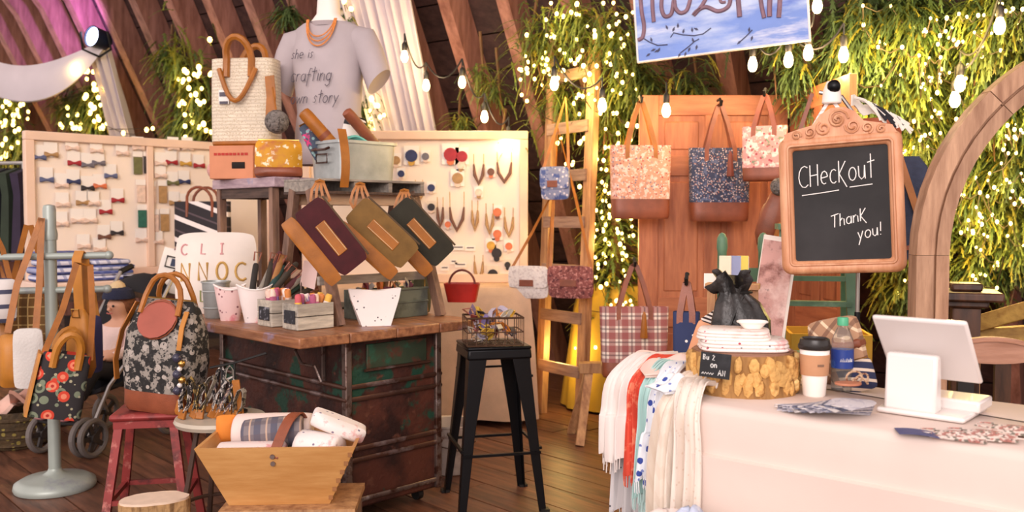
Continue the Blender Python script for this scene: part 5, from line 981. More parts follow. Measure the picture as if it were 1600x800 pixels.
for a_, b_ in (((-.15, .15), (.15, .15)), ((.15, -.15), (.15, .15))): MB().bar((a_[0], a_[1], .62), (b_[0], b_[1], .62), .012, .01).build('upper_brace', BLACKM, t)
wb = bs_+V((.0, -.07, .762)); t = thing('wire_basket', 'rusty wire basket heaped with key fobs on the bar stool', 'basket', wb, 10); WR = mat('rust_wire', '5a4030', .5, .5, var=.2); bx_, by_, bz = .13, .09, .13
for z in (.004, .065, .13): MB().tube([(-bx_, -by_, z), (bx_, -by_, z), (bx_, by_, z), (-bx_, by_, z)], .003 if z != .13 else .005, 5, loop=True).build('hoop_wire', WR, t)
for x in [-bx_+i*.0433 for i in range(7)]: MB().tube([(x, -by_, .13), (x, -by_, .004), (x, by_, .004), (x, by_, .13)], .002, 4).build('upright_wire', WR, t)
for y in (-.045, 0, .045): MB().tube([(-bx_, y, .13), (-bx_, y, .004), (bx_, y, .004), (bx_, y, .13)], .002, 4).build('upright_wire', WR, t)
r7 = random.Random(14); kc = [mat('loose_fob_%d' % i, c, .6, var=.15, vs=40) for i, c in enumerate(('d8cfc0', 'c77a2c', '7a6a98', 'e0b84a', '8a3a34', 'b8aebf', '3c3440'))]; kn2 = ('ivory', 'orange', 'lavender', 'yellow', 'brick red', 'pale lilac', 'charcoal')
for i in range(34):
    k = i % 7; p = wb+V((r7.uniform(-.1, .1), r7.uniform(-.065, .065), .02+.13*(i/34)))
    t = thing('key_fob', '%s looped key fob in the rusty wire basket' % kn2[k], 'key fob', p, rot=(r7.uniform(-80, 80), r7.uniform(-80, 80), r7.uniform(0, 180)), group='key fobs in the wire basket')
    MB().strap([(-.006, 0, 0), (-.013, 0, .03), (0, 0, .065), (.013, 0, .03), (.006, 0, 0)], .024, .003, (0, 1, 0)).build('fob_loop', kc[k], t); MB().tube([(.012*math.cos(q), 0, -.012+.012*math.sin(q)) for q in [j*.785 for j in range(8)]], .002, 4, loop=True).build('key_ring', STEEL, t)
t = thing('enamel_bucket', 'chipped white enamel bucket on the floor behind the bar stool', 'bucket', V((-.33, 4.74, 0)), 20); ENA = mat('chipped_enamel', 'd9cdc4', .5, 0, (('noise', '8a5a44', 9, .6, .66), ('noise', 'b0a49c', 6, .5, .65, 3)), .08)
MB().lathe([(.105, 0), (.11, .01), (.135, .25), (.142, .255), (.14, .265), (.128, .262), (.1, .02)], 24).build('pail_body', ENA, t); MB().tube([(-.138, 0, .23), (-.12, -.09, .17), (0, -.15, .14), (.12, -.09, .17), (.138, 0, .23)], .004, 5).build('bail_handle', STEEL, t)
# ================================================================ CHECKOUT TABLE
ZT = .85; td1 = V((.766, -.643, 0)); A_ = V((.45, 2.45, 0)); D_k = V((.5, 3.12, 0)); LT = 2.3; B_ = A_+td1*LT; C_ = D_k+td1*LT
CLO = mat('linen_cloth', 'dcc9be', .85, var=.03, vs=4, bump=.08, bs=400)
t = thing('checkout_table', 'checkout table under a long off-white linen cloth', 'table'); cor = [A_, B_, C_, D_k]; ctr = sum(cor, V())/4
def tl(z, e, amp, n=160):
    out = []
    per = [(cor[(i+1) % 4]-cor[i]).length for i in range(4)]; tot = sum(per); acc = 0
    for k in range(n):
        s_ = tot*k/n; i = 0; q = s_
        while q > per[i]: q -= per[i]; i += 1
        g = q/per[i]; a, b = cor[i], cor[(i+1) % 4]; dd = (b-a).normalized(); nn = V((dd.y, -dd.x, 0)); cr = min(g*per[i], (1-g)*per[i])
        p = a+(b-a)*g; rad = .04*max(0, 1-cr/.06)**2; p = p+(ctr-p).normalized()*rad
        out.append(p+nn*(e+amp*math.sin(s_*9+1)*(.6+.4*math.sin(s_*4.3)))+V((0, 0, z)))
    return out
MB().loft([tl(.015, .034, .012), tl(.3, .028, .01), tl(.6, .022, .006), tl(.715, .026, .003), tl(.72, .012, .002), tl(.76, .012, .002), tl(.825, .008, 0), tl(.84, .004, 0), tl(ZT, -.012, 0)]).build('tablecloth', CLO, t, ang=55)
for p in cor: q = p+(ctr-p)*.12; MB().tube([q, q+V((0, 0, .014))], .02, 8).build('leg_foot', DARK, t)
def ot(px, py, z=ZT): return onz(px, py, z)
# scarves over the left end
def scarf(label, px, Y, n_, lin_, zend, w_, mt, out=.09, skew=0, lift=0, ph=0):
    # hangs at the given spot beside the table edge; starts flat on the top and rolls over the edge
    n_ = V(n_+(0,)).normalized(); h_ = at(px, 640, Y); E = V((h_.x, h_.y, 0))-n_*out
    s_ = V((-n_.y, n_.x, 0)); c_ = [(-lin_, .012+lift), (-.07, .02+lift), (-.004, .022+lift), (out*.8, -.03+lift*.5), (out, -.13), (out+.008+skew*.5, (zend-ZT)*.55), (out+.012+skew, zend-ZT)]
    def path(f):
        q = f*6; i = min(int(q), 5); g = q-i; P = [V((a, b, 0)) for a, b in (c_[max(i-1, 0)], c_[i], c_[i+1], c_[min(i+2, 6)])]
        r_ = .5*((2*P[1])+(P[2]-P[0])*g+(2*P[0]-5*P[1]+4*P[2]-P[3])*g*g+(3*P[1]-P[0]-3*P[2]+P[3])*g*g*g); return n_*r_.x+V((0, 0, r_.y))
    t = thing('scarf', label, 'scarf', E+V((0, 0, ZT)))
    def fn(u, v):
        wv = w_*(.75+.4*u); rip = .013*math.sin(v*17+ph+u*2)+.006*math.sin(v*41+ph*3); k = min(1, max(0, (u-.35)/.2))
        return path(u)+n_*(rip*k)+s_*((v-.5)*wv+.012*math.sin(u*6+ph))+V((0, 0, (abs(rip)+.002)*(1-k)+(.012*math.sin(v*9+ph) if u > .97 else 0)))
    MB().grid(fn, 28, 24, .004).build('cloth', mt, t, ang=80)
    fm_ = MB()
    for k in range(14):
        q = fn(1, (k+.5)/14); fm_.tube([q+V((0, 0, .006)), q+V((.003*math.sin(k), .004*math.cos(k*2), -.035))], .0018, 4)
    fm_.build('fringe', mt, t, stuff=True); return t
WSC = mat('white_gauze', 'e3d9d3', .9, var=.03); REDS = mat('coral_red_gauze', 'd8503a', .9, 0, (('noise', 'e88a6a', 30, .52, .6),), .08); AQ = mat('aqua_gauze', 'b9d8d4', .9, var=.05); BWF = mat('blue_white_floral', 'eef0f4', .9, 0, (('spots', '3a4ea0', 24, .24, 3), ('spots', '7d8cc4', 38, .18, 6)), .03); GRN = mat('grey_dotted', 'c9c4c4', .9, 0, (('spots', '4a4650', 34, .15, 2), ('stripe', 'a8a4a6', (0, 1, 0), 60, .4, .5)), .04); CRM = mat('cream_crinkle', 'e0d4c6', .9, 0, (('stripe', 'd8c8b8', (0, 1, .2), 55, .4, .6),), .04); BPK = mat('blush_gauze', 'eccfc4', .9, var=.05)
nd = (-.72, -.7)
scarf('blush gauze scarf hanging long below the dotted scarf', 1003, 2.95, nd, .1, .15, .17, BPK, .06, 0, 0, 2.5)
scarf('grey dotted gauze scarf hanging long behind the aqua strands', 992, 2.9, nd, .1, .38, .13, GRN, .09, 0, 0, 5)
scarf('white gauze scarf hanging outermost at the far end of the table edge', 966, 2.88, nd, .2, .57, .10, WSC, .12, .02, .004, 1)
scarf('coral red gauze scarf between white scarves at the table end', 991, 2.8, nd, .18, .55, .06, REDS, .12, .015, .008, 2)
scarf('aqua gauze scarf beside the coral red scarf', 1003, 2.72, nd, .16, .5, .05, AQ, .115, .0, .006, 3)
scarf('blue and white floral scarf hanging short at the table end', 1018, 2.64, nd, .16, .57, .07, BWF, .115, 0, .012, 4)
scarf('pale aqua scarf hanging long beside the cream crinkled scarf', 1010, 2.8, nd, .12, .2, .06, mat('pale_aqua', 'c8dedb', .9, var=.04), .07, 0, .004, 1.7)
scarf('cream crinkled scarf hanging long at the table corner', 1043, 2.46, nd, .13, .36, .085, CRM, .10, 0, .014, 0)
scarf('ivory lace-edged scarf hanging over the cloth front corner', 1068, 2.4, (-.643, -.766), .08, .3, .09, mat('ivory_lace', 'e2d6ca', .9, 0, (('spots', 'd8c4b4', 60, .2),), .04), .06, .01, .008, 3.3)
# loose heap on top of the table end
def heap(label, px, py, w_, d_, h, mt, rz, ph):
    p = ot(px, py); t = thing('scarf', label, 'scarf', V((p.x, p.y, ZT+.008)), rz); MB().grid(lambda u, v: V(((u-.5)*w_, (v-.5)*d_, h*max(0, 1-(2*u-1)**2)*max(0, 1-(2*v-1)**2)*(1+.35*math.sin(9*u+ph)+.25*math.sin(11*v+2*ph))+.004)), 18, 14, .006).build('cloth', mt, t, ang=80); MB().tube([((u-.5)*w_, -.5*d_, .006+.003*math.sin(u*9)) for u in [i/10 for i in range(11)]], .003, 4).build('hem', mt, t)
heap('blush gauze scarf heaped on the table left of the stump', 1048, 583, .2, .24, .04, BPK, 0, 1)
heap('blue and white floral scarf rumpled on the table corner before the stump', 1052, 612, .12, .12, .035, BWF, 20, 2.5)
# scarves heaped in a tall floor basket at the corner, below the cloth front
fb_ = V((.44, 2.16, 0)); t = thing('floor_basket', 'tall woven floor basket of scarves in front of the checkout table corner', 'basket', fb_); WKL = mat('pale_wicker', 'b58f62', .8, 0, (('spots', '8a6842', 40, .3),), .2, 20, .7, 80)
MB().lathe([(.11, 0), (.13, .25), (.14, .54), (.13, .54), (.12, .3), (.1, .02)], 28).build('basket_body', WKL, t)
for z in (.1, .22, .34, .46, .54): MB().tube([((.113+.055*z)*math.cos(q), (.113+.055*z)*math.sin(q), z) for q in [k*.2618 for k in range(24)]], .01, 6, loop=True).build('weave_band', WKL, t)
for i, (x, y, z, r_, mt, lb) in enumerate(((-.05, .06, .55, .075, mat('pink_white_gauze', 'e6d3ca', .9), 'white and blush'), (.0, .015, .575, .07, mat('blue_tie', 'c0c8dc', .9, 0, (('spots', '3a4890', 22, .33, 2), ('noise', 'e4e0dc', 20, .55, .6)), .05), 'blue and white print'), (.055, -.03, .55, .075, mat('orange_tie', 'e6d6c6', .9, 0, (('noise', 'd07a30', 14, .5, .55),), .05), 'orange and white print'))):
    t = thing('scarf', '%s scarf bundled in the tall floor basket' % lb, 'scarf', fb_+V((x, y, z)), 40*i); m = MB(); rings = []
    for a in range(9):
        q = math.pi*a/8; rr_ = r_*max(.08, math.sin(q)); rings.append([V((rr_*math.cos(b_)*(1+.16*math.sin(5*b_+a+i)), rr_*.8*math.sin(b_)*(1+.12*math.sin(4*b_+2*a)), -r_*.8*math.cos(q)+.012*math.sin(3*b_+a))) for b_ in [k*.2618 for k in range(24)]])
    m.loft(rings); m.build('bundle', mt, t, ang=70); MB().strap([(r_*.3, -r_*.75, r_*.3), (r_*.6, -r_*1.0, -.02), (r_*.5, -r_*1.05, -.08)], r_*.7, .008, (1, 0, 0)).build('tail', mt, t)

# stump riser with bark
sc_ = V((.673, 2.60, ZT)); t = thing('stump_riser', 'golden bark log slice used as a riser on the checkout table', 'log slice', sc_); r8 = random.Random(6)
n = 48; h = .115; prof = [1+.03*r8.uniform(-1, 1) for _ in range(n)]
MB().loft([[V((.148*k_*prof[k]*math.cos(6.2832*k/n), .148*k_*prof[k]*math.sin(6.2832*k/n), z)) for k in range(n)] for k_, z in ((1.04, 0), (1, .05), (.97, h))]).build('log_core', wood('stump_core', '8a6234', 'bb8c50', 2, 6, .8), t, ang=80)
BRK = mat('golden_bark', 'd6a660', .75, 0, (('noise', '96672f', 24, .52, .66), ('noise', 'ecca88', 14, .56, .66, 3)), .15, 20, .7, 70)
for i in range(90):
    q = 6.2832*(i % 30)/30+r8.uniform(-.12, .12); z = .03+.028*(i//30)+r8.uniform(-.008, .008); w_ = r8.uniform(.012, .024); hh = r8.uniform(.02, .034); hh = min(hh, z-.002, .113-z+.004); rr_ = .148
    m = MB(); c = V((rr_*math.cos(q), rr_*math.sin(q), z)); tx = V((-math.sin(q), math.cos(q), r8.uniform(-.5, .5))).normalized(); up = V((0, 0, 1)); nn = V((math.cos(q), math.sin(q), 0)); k_ = 7
    rim = [c+tx*w_*math.cos(j*6.2832/k_+.3)*r8.uniform(.8, 1.1)+up*hh*math.sin(j*6.2832/k_+.3)*r8.uniform(.8, 1.1) for j in range(k_)]
    m.loft([[p-nn*.004 for p in rim], [p+nn*r8.uniform(.006, .011) for p in rim], [c+(p-c)*.55+nn*.014 for p in rim]]); m.build('bark_flake', BRK, t, ang=30)
m = MB(); m.lathe([(.142, h), (.142, h+.003), (.001, h+.004)], 36); m.build('sawn_face', wood('sawn_face', '8a5c40', 'b4836a', 0, 6, .7), t)
FOLD = [mat('ditsy_floral', 'f3e7e0', .9, 0, (('spots', 'b04a5a', 40, .16, 2), ('spots', '5a5a6a', 46, .13, 5), ('noise', 'e8b8b4', 14, .6, .66)), .04), mat('ditsy_floral_pale', 'f4e6de', .9, 0, (('spots', 'c9808a', 44, .16, 8), ('noise', 'e4c4ba', 10, .56, .66)), .04)]
for i, (x, y, z, w_, d_, hh, k, lb) in enumerate(((.0, 0, .119, .255, .19, .03, 0, 'lowest'), (-.025, .01, .149, .21, .17, .026, 1, 'middle'))):
    t = thing('folded_fabric', 'ditsy floral folded fabric, the %s of the stack on the log slice' % lb, 'fabric', sc_+V((x, y, z)), -6-10*i)
    for j in range(3): m = MB(); m.loft([ring4(w_*(.99-.02*j), d_*(.97-.02*j), hh*j/3+.001, 24, 4), ring4(w_*(1.01-.02*j), d_*(1-.02*j), hh*(j+.5)/3, 24, 4), ring4(w_*(.98-.02*j), d_*(.96-.02*j), hh*(j+1)/3, 24, 4)]); m.build('fold', FOLD[k], t, ang=80)
t = thing('small_dish', 'small white oval dish on top of the fabric stack', 'dish', sc_+V((.03, .01, .176)), -6); MB().loft([ring4(.05, .035, 0, 20, 2.5), ring4(.085, .055, .02, 20, 2.5), ring4(.08, .05, .02, 20, 2.5), ring4(.045, .03, .004, 20, 2.5)]).build('bowl', WHITEP, t); MB().tube([p for p in ring4(.085, .055, .02, 20, 2.5)], .003, 5, loop=True).build('rim', WHITEP, t)
t = thing('chalk_tag', 'small black chalk tag with white handwriting against the log slice', 'sign', V((.553, 2.435, .912)), rot=(-4, 4, -22)); MB().box((0, 0, .034), (.082, .006, .068)).build('slate', mat('slate_black', '1f1f22', .8, 0, (('noise', '3a3a3e', 14, .5, .7),), .1), t)
m = MB(); letter(m, 'Bu 2', (-.034, -.0045, .048), .014, .0011); letter(m, 'on', (-.012, -.0045, .028), .016, .0011); letter(m, 'AN', (.01, -.0045, .008), .015, .0012); m.tube([(-.034+.0035*i, -.0045, .008+.005*(i % 2)) for i in range(10)], .0011, 4); m.build('chalk_writing', mat('chalk_white', 'f0eeea', .9, var=.02), t)
# peach pouch with striped strap left of stump
t = thing('wrist_pouch', 'peach leather wristlet with striped strap behind the stump', 'wristlet', ot(1094, 575)+V((0, .08, .012)), rot=(0, 18, -10)); MB().cushion(.07, .14, .035, 8).build('pouch_body', mat('peach_leather', 'd99a72', .6, var=.1), t, ang=60); MB().strap([(-.01, 0, .13), (.02, -.01, .17), (.05, -.005, .225)], .045, .005, (1, 0, 0)).build('striped_strap', mat('bw_stripe', 'f0e6dc', .8, 0, (('stripe', '3a2c2c', (0, 0, 1), 75, .5),), .03), t)
# black drawstring bag
t = thing('drawstring_bag', 'black leather drawstring backpack standing behind the stump', 'bag', V((.735, 2.88, ZT+.003)), -15); BLK = mat('black_leather', '201d1c', .4, 0, (('noise', '3a3432', 10, .5, .65),), .15, bump=.3, bs=60)
def dr(z, w_, d_, a=0): return [p+V((p.x, p.y, 0)).normalized()*a*(math.sin(5*math.atan2(p.y, p.x)+z*9)+.7*math.sin(13*math.atan2(p.y, p.x)))+V((-.35*max(0, z-.2), 0, .03*math.sin(3*math.atan2(p.y, p.x)+1) if z > .27 else 0)) for p in ring4(w_, d_, z, 40, 2.6)]
MB().loft([dr(0, .15, .1), dr(.01, .18, .12), dr(.09, .195, .13, .002), dr(.17, .18, .12, .004), dr(.225, .13, .09, .006), dr(.25, .085, .065, .006), dr(.26, .08, .06, .006), dr(.28, .1, .075, .01), dr(.3, .12, .085, .014), dr(.285, .08, .06, .01)]).build('bag_body', BLK, t, ang=80)
MB().tube([p*1.05 for p in ring4(.07, .052, .245, 20, 2)], .004, 5, loop=True).build('drawcord', DARK, t); MB().tube([(.01, -.032, .245), (-.02, -.06, .18), (-.05, -.075, .08)], .004, 5).build('cord_end', DARK, t); MB().tube([(-.01, -.032, .245), (.0, -.065, .15), (-.025, -.08, .05)], .004, 5).build('cord_end', DARK, t)
# coffee cup, water bottle
t = thing('coffee_cup', 'white paper coffee cup with brown sleeve and black lid', 'cup', ot(1272, 621)+V((.01, .03, .0))) ; CUP = mat('cup_paper', 'f6efe8', .6, var=.02)
MB().lathe([(.029, 0), (.031, .004), (.041, .135), (.04, .137)], 28).build('cup_body', CUP, t); sl = MB().lathe([(.0362, .06), (.0378, .06), (.0415, .118), (.0398, .118)], 28, cap=False).build('sleeve', mat('kraft_sleeve', 'c3916c', .8, var=.06, vs=20), t)
MB().lathe([(.044, .132), (.0455, .136), (.0455, .143), (.042, .147), (.04, .16), (.036, .163), (.034, .158), (.001, .157)], 28).build('lid', mat('black_lid', '25201e', .35), t)
m = MB()
for k in range(5): q = R(-95+5.5*k); m.box((.0405*math.cos(q), .0405*math.sin(q), .09), (.0025, .0025, .006))
m.build('sleeve_print', mat('sleeve_ink', '8a6a56', .8), sl)
t = thing('water_bottle', 'clear plastic water bottle with blue label and green cap', 'bottle', ot(1316, 613)+V((.008, .025, .0))); PET = mat('clear_pet', 'f2f0ea', .06, trans=.92, ior=1.25, var=0)
MB().lathe([(.022, 0), (.03, .004), (.031, .02), (.0295, .026), (.031, .032), (.0295, .038), (.031, .044), (.0295, .05), (.0305, .056), (.0305, .125), (.031, .13), (.029, .15), (.018, .178), (.0125, .186), (.0125, .198)], 24).build('bottle_body', PET, t)
lb = MB().lathe([(.0312, .068), (.0316, .068), (.0316, .122), (.0312, .122)], 24, cap=False).build('label', mat('blue_label', '24408f', .4, 0, (('noise', '5a8ad0', 12, .52, .64),), .08), t); MB().lathe([(.0155, .19), (.0155, .21), (.014, .213), (.001, .213)], 18).build('cap', mat('green_cap', '4fae82', .45, var=.04), t)
m = MB(); rb = random.Random(1)
for k in range(7):
    q = R(-118+9.5*k); p = V((.0325*math.cos(q), .0325*math.sin(q), .088)); e = V((-math.sin(q), math.cos(q), 0)); m.tube([p-e*.001, p+e*.0012+V((0, 0, .011 if k % 2 else .008)), p+e*.0022], .0009, 4)
m.build('label_lettering', mat('label_ink', 'f0f0f0', .6), lb)
# card reader / tablet register
ps = V((1.03, 2.26, ZT)); t = thing('tablet_register', 'white tablet register on a block stand with square logo', 'register', ps, -42); GLW = mat('gloss_white', 'e4dcd8', .25, var=.01, coat=.3)
MB().box((.02, .055, .009), (.21, .21, .014)).build('base_plate', GLW, t, bevel=.006); MB().box((-.005, -.02, .085), (.125, .055, .145), top=(1, .62)).build('stand_block', GLW, t, bevel=.008); MB().box((.06, .1, .028), (.15, .12, .03)).build('card_dock', GLW, t, bevel=.006)
tb = MB().box((0, 0, 0), (.225, .014, .225)).build('tablet', GLW, t, bevel=.007); tb.location = (.018, .012, .168); tb.rotation_euler = (R(42), 0, 0)
MB().box((0, .0078, 0), (.205, .001, .205)).build('screen', mat('dark_screen', '15161a', .1), tb)
m = MB(); s_ = .015
for rr_, r_ in ((.015, .0011), (.0045, .0013)):
    m.tube([(-.005+rr_*math.cos(q)/max(abs(math.cos(q)), abs(math.sin(q))), -.0472+.001-.004*0, .085+rr_*math.sin(q)/max(abs(math.cos(q)), abs(math.sin(q)))) for q in [k*.3927 for k in range(16)]], r_, 4, loop=True)
lg = m.build('square_logo', mat('logo_grey', 'b9aeaa', .5), t); lg.location = (0, .0085, 0)
# fan of fabric pieces, tag, card, masks
FN = [mat('fan_%d' % i, c, .9, 0, ((('noise', d_, 50, .5, .57),)), .08) for i, (c, d_) in enumerate((('c9c4c8', 'a8a4b0'), ('b4b0b8', '8a8894'), ('6f7286', 'c0bcc4'), ('d8d0cc', 'b0a8a8'), ('4a4c5e', '8a8a98')))]; fnm = ('pale grey', 'mid grey', 'slate blue', 'ivory grey', 'dark slate')
p0 = ot(1360, 648)
for i in range(11):
    ang = 165+i*5.5; L_ = .225-.009*i; t = thing('fabric_mask', '%s patterned cloth face mask in the fan beside the register' % fnm[i % 5], 'face mask', p0+V((0, 0, .003+.0032*i)), ang-6, 'fanned cloth face masks')
    MB().grid(lambda u, v: V((u*L_, (v-.5)*(.03+.075*math.sin(min(1, u*1.15)*2.4)), .007*math.sin(u*3.1)+.003*math.sin(v*3.1))), 10, 6, .0025).build('cloth', FN[i % 5], t, ang=70); MB().tube([(L_*.9, -.02, .004), (L_*1.04, -.012, .003), (L_*1.04, .012, .003), (L_*.9, .02, .004)], .0014, 4).build('ear_loop', FN[(i+3) % 5], t)
p1 = ot(1322, 630); t = thing('wood_tag', 'round wooden tag with twine bow beside the water bottle', 'tag', p1+V((.012, .02, .047)), 10); MB().lathe([(.03, 0), (.031, .003), (.03, .006), (.001, .007)], 24, sx=1.2, sy=.9).build('disc', mat('tag_wood', 'b9785a', .6, var=.12), t)
m = MB(); m.tube([V((.045+.02*math.cos(q)*(1+.3*math.sin(3*q)), .01+.018*math.sin(q), .012+.012*math.sin(2*q))) for q in [k*.33 for k in range(19)]], .003, 5, loop=True); m.build('twine_bow', mat('twine', 'c9a98a', .9, 0, (('noise', '7a4a34', 90, .5, .55),), .1), t)
MB().tube([V((.03+.024*math.cos(q), .02, .014+.018*math.sin(q))) for q in [k*.45 for k in range(14)]], .003, 5, loop=True).build('twine_loop', MATS['twine'], t)
p2 = ot(1430, 676); o = MB().grid(lambda u, v: V((u*.085-.02*v, v*.055, .002+.004*math.sin(u*3))), 6, 4, .0015).build('business_card', mat('navy_card', '4d4f7a', .7, 0, (('noise', 'b8b4c0', 8, .56, .6),), .05)); place(o, p2+V((-.05, -.03, .003)), -32); tag(o, 'navy printed card lying flat in front of the register', 'card')
MSK = mat('leaf_print', 'e3d3c8', .9, 0, (('noise', 'b0746a', 60, .5, .56, 2), ('spots', '7a7468', 70, .3, 5), ('spots', '4a4240', 90, .22, 8)), .05)
for i, (px, py, rz_) in enumerate(((1500, 684, -34), (1545, 686, -28), (1590, 682, -40))):
    p = ot(px, py); t = thing('fabric_mask', 'leaf print cloth face mask in the row before the register, %s' % ('nearest the navy card', 'the middle one', 'farthest from the navy card')[i], 'face mask', p+V((0, 0, .004+.005*i)), rz_); MB().grid(lambda u, v: V(((u-.5)*.115, (v-.5)*.075*(1+.12*math.sin(u*3.1)), .008*math.sin(u*3.1)*math.sin(v*3.1)+.002*math.sin(v*18))), 14, 10, .003).build('cloth', MSK, t, ang=70)
    for sg in (-1, 1): MB().tube([(sg*.055, -.025, .004), (sg*.085, -.02, .003), (sg*.085, .02, .003), (sg*.055, .025, .004)], .0016, 4).build('ear_loop', MSK, t)
t = thing('plaid_bundle', 'brown plaid blanket bundle at the back of the checkout table', 'blanket', V((1.0, 2.66, ZT+.003)), rot=(0, -14, -38)); PLN = mat('tan_plaid', 'b0886a', .9, 0, (('stripe', 'e0c4a4', (.7, 0, .7), 26, .2), ('stripe', '6a4a3c', (.7, 0, -.7), 24, .3, .7)), .08); MB().cushion(.15, .2, .1, 10, edge=.35).build('bundle', PLN, t, ang=70); MB().cushion(.152, .03, .11, 8, edge=.5, c=(0, 0, .1)).build('tie_band', DLEATHER, t)
t = thing('striped_pouch', 'navy pouch with cream stripes in front of the plaid bundle', 'pouch', V((1.0, 2.545, ZT+.003)), rot=(-14, -20, -38)); MB().cushion(.1, .09, .05, 8).build('pouch_body', mat('navy_cream', '2c3150', .9, 0, (('stripe', 'd8c4b0', (.3, 0, 1), 34, .3),), .06), t, ang=70); MB().tube([(-.04, 0, .09), (.04, 0, .09)], .004, 5).build('zipper', BRASS, t)

# ================================================================ CHALKBOARD AND ITS STAND
cb = at(1314, 318, 3.15); t = thing('chalkboard_sign', 'carved pink-brown framed chalkboard reading checkout thank you', 'sign', cb); t.rotation_euler = (Matrix.Rotation(R(-24), 3, 'Z')@Matrix.Rotation(R(-3), 3, 'Y')@Matrix.Rotation(R(-4), 3, 'X')).to_euler()
FW = wood('carved_frame', 'b5764f', 'd6a07a', 2, 4, .5, 6, .15); W_, H_, fr = .41, .49, .047
def rrect(w_, h_, r_, y, n=5):
    out = []
    for cx, cz, a0 in ((w_/2-r_, h_/2-r_, 0), (-w_/2+r_, h_/2-r_, 90), (-w_/2+r_, -h_/2+r_, 180), (w_/2-r_, -h_/2+r_, 270)):
        out += [V((cx+r_*math.cos(R(a0+90*i/n)), y, cz+r_*math.sin(R(a0+90*i/n)))) for i in range(n+1)]
    return out
MB().loft([rrect(W_, H_, .035, .018), rrect(W_, H_, .035, -.006), rrect(W_-.02, H_-.02, .03, -.016), rrect(W_-.05, H_-.05, .02, -.018), rrect(W_-2*fr+.012, H_-2*fr+.012, .012, -.008), rrect(W_-2*fr, H_-2*fr, .01, 0), rrect(W_-2*fr, H_-2*fr, .01, .018)], False).build('frame', FW, t, ang=50)
MB().tube(rrect(W_-2*fr+.03, H_-2*fr+.03, .014, -.017), .005, 6, loop=True).build('frame_bead', FW, t)
MB().box((0, .008, 0), (W_-2*fr+.01, .008, H_-2*fr+.01)).build('slate', mat('chalk_slate', '201f20', .75, 0, (('noise', '2e2c2d', 4, .45, .7),), .05), t)
cr = MB(); pts = [(-.19, 0), (-.175, .028), (-.13, .04), (-.085, .05), (-.058, .085), (-.022, .105), (.022, .105), (.058, .085), (.085, .05), (.13, .04), (.175, .028), (.19, 0)]
f = [V((x, -.014, H_/2-.012+z)) for x, z in pts]; b2 = [V((x, .014, H_/2-.012+z)) for x, z in pts]; cr.loft([f, b2]); crest = cr.build('crest', FW, t, ang=30)
for k, (x, z, r_) in enumerate(((0, .05, .036), (0, .05, .018), (-.048, .022, .026), (.048, .022, .026), (-.095, .012, .02), (.095, .012, .02), (-.14, .004, .016), (.14, .004, .016))):
    MB().tube([V((x+r_*(1-j/20)*math.cos(j*.62+k), -.017-.004*(j/16), H_/2+z+r_*(1-j/20)*math.sin(j*.62+k))) for j in range(16)], .0042, 5).build('scroll', FW, crest)
CH = mat('chalk_white', 'f0eeea', .9, var=.02); m = MB(); letter(m, 'CHeckout', (-.14, .003, .062), .058, .002, xdir=(.97, 0, .09), zdir=(0, 0, 1.32), sp=.055); m.build('chalk_word', CH, t)
m = MB(); m.tube([(-.13, .003, .036), (-.06, .003, .042), (-.005, .003, .048)], .0018, 5); m.build('underline', CH, t); m = MB(); m.tube([(.03, .003, .056), (.105, .003, .062)], .0018, 5); m.build('underline', CH, t)
m = MB(); letter(m, 'Thank', (-.035, .003, -.085), .044, .0019, zdir=(0, 0, 1), xdir=(.97, 0, .2), sp=.05); m.build('chalk_word', CH, t); m = MB(); letter(m, 'you!', (.05, .003, -.13), .044, .0019, xdir=(.97, 0, .2), sp=.06); m.build('chalk_word', CH, t)
RIB = mat('white_ribbon', 'e8ded8', .7, 0, (('stripe', '8a807c', (0, 0, 1), 60, .4, .4),), .04); kn_ = V((-.025, .03, H_/2+.135))
for x, zz in ((-.1, .0), (.06, .0)): MB().strap([(x, -.004, H_/2+zz+.006), (x*.5+kn_.x*.5, .0, H_/2+.07), kn_+V((0, -.0, 0))], .012, .003, (1, 0, 0)).build('ribbon', RIB, t)
st_ = at(1339, 520, 3.32); t = thing('sign_stand', 'thin dark metal stand with knob holding the chalkboard ribbon', 'stand', V((st_.x, st_.y, 0))); kz = at(1303, 135, 3.2)-V((st_.x, st_.y, 0))
MB().tube([(0, 0, .02), (0, 0, 1.0)], .011, 8).build('lower_pole', BLACKM, t); MB().tube([(0, 0, 1.0), (0, 0, 1.7), (kz.x*.5, 0, kz.z-.02), (kz.x, .03, kz.z)], .008, 8).build('upper_pole', mat('pole_chrome', 'a8a29c', .3, .8), t); MB().ball(kz, .024, 14, 9).build('knob', BLACKM, t)
m = MB(); m.lathe([(.018, .03), (.03, .0), (.034, -.045), (.03, -.05)], 14, kz+V((0, .02, -.01))); m.build('knob_collar', WHITEP, t)
for k in range(3): q = k*2.094+.4; MB().bar((0, 0, .12), (.28*math.cos(q), .28*math.sin(q), .01), .02, .015).build('foot', BLACKM, t)
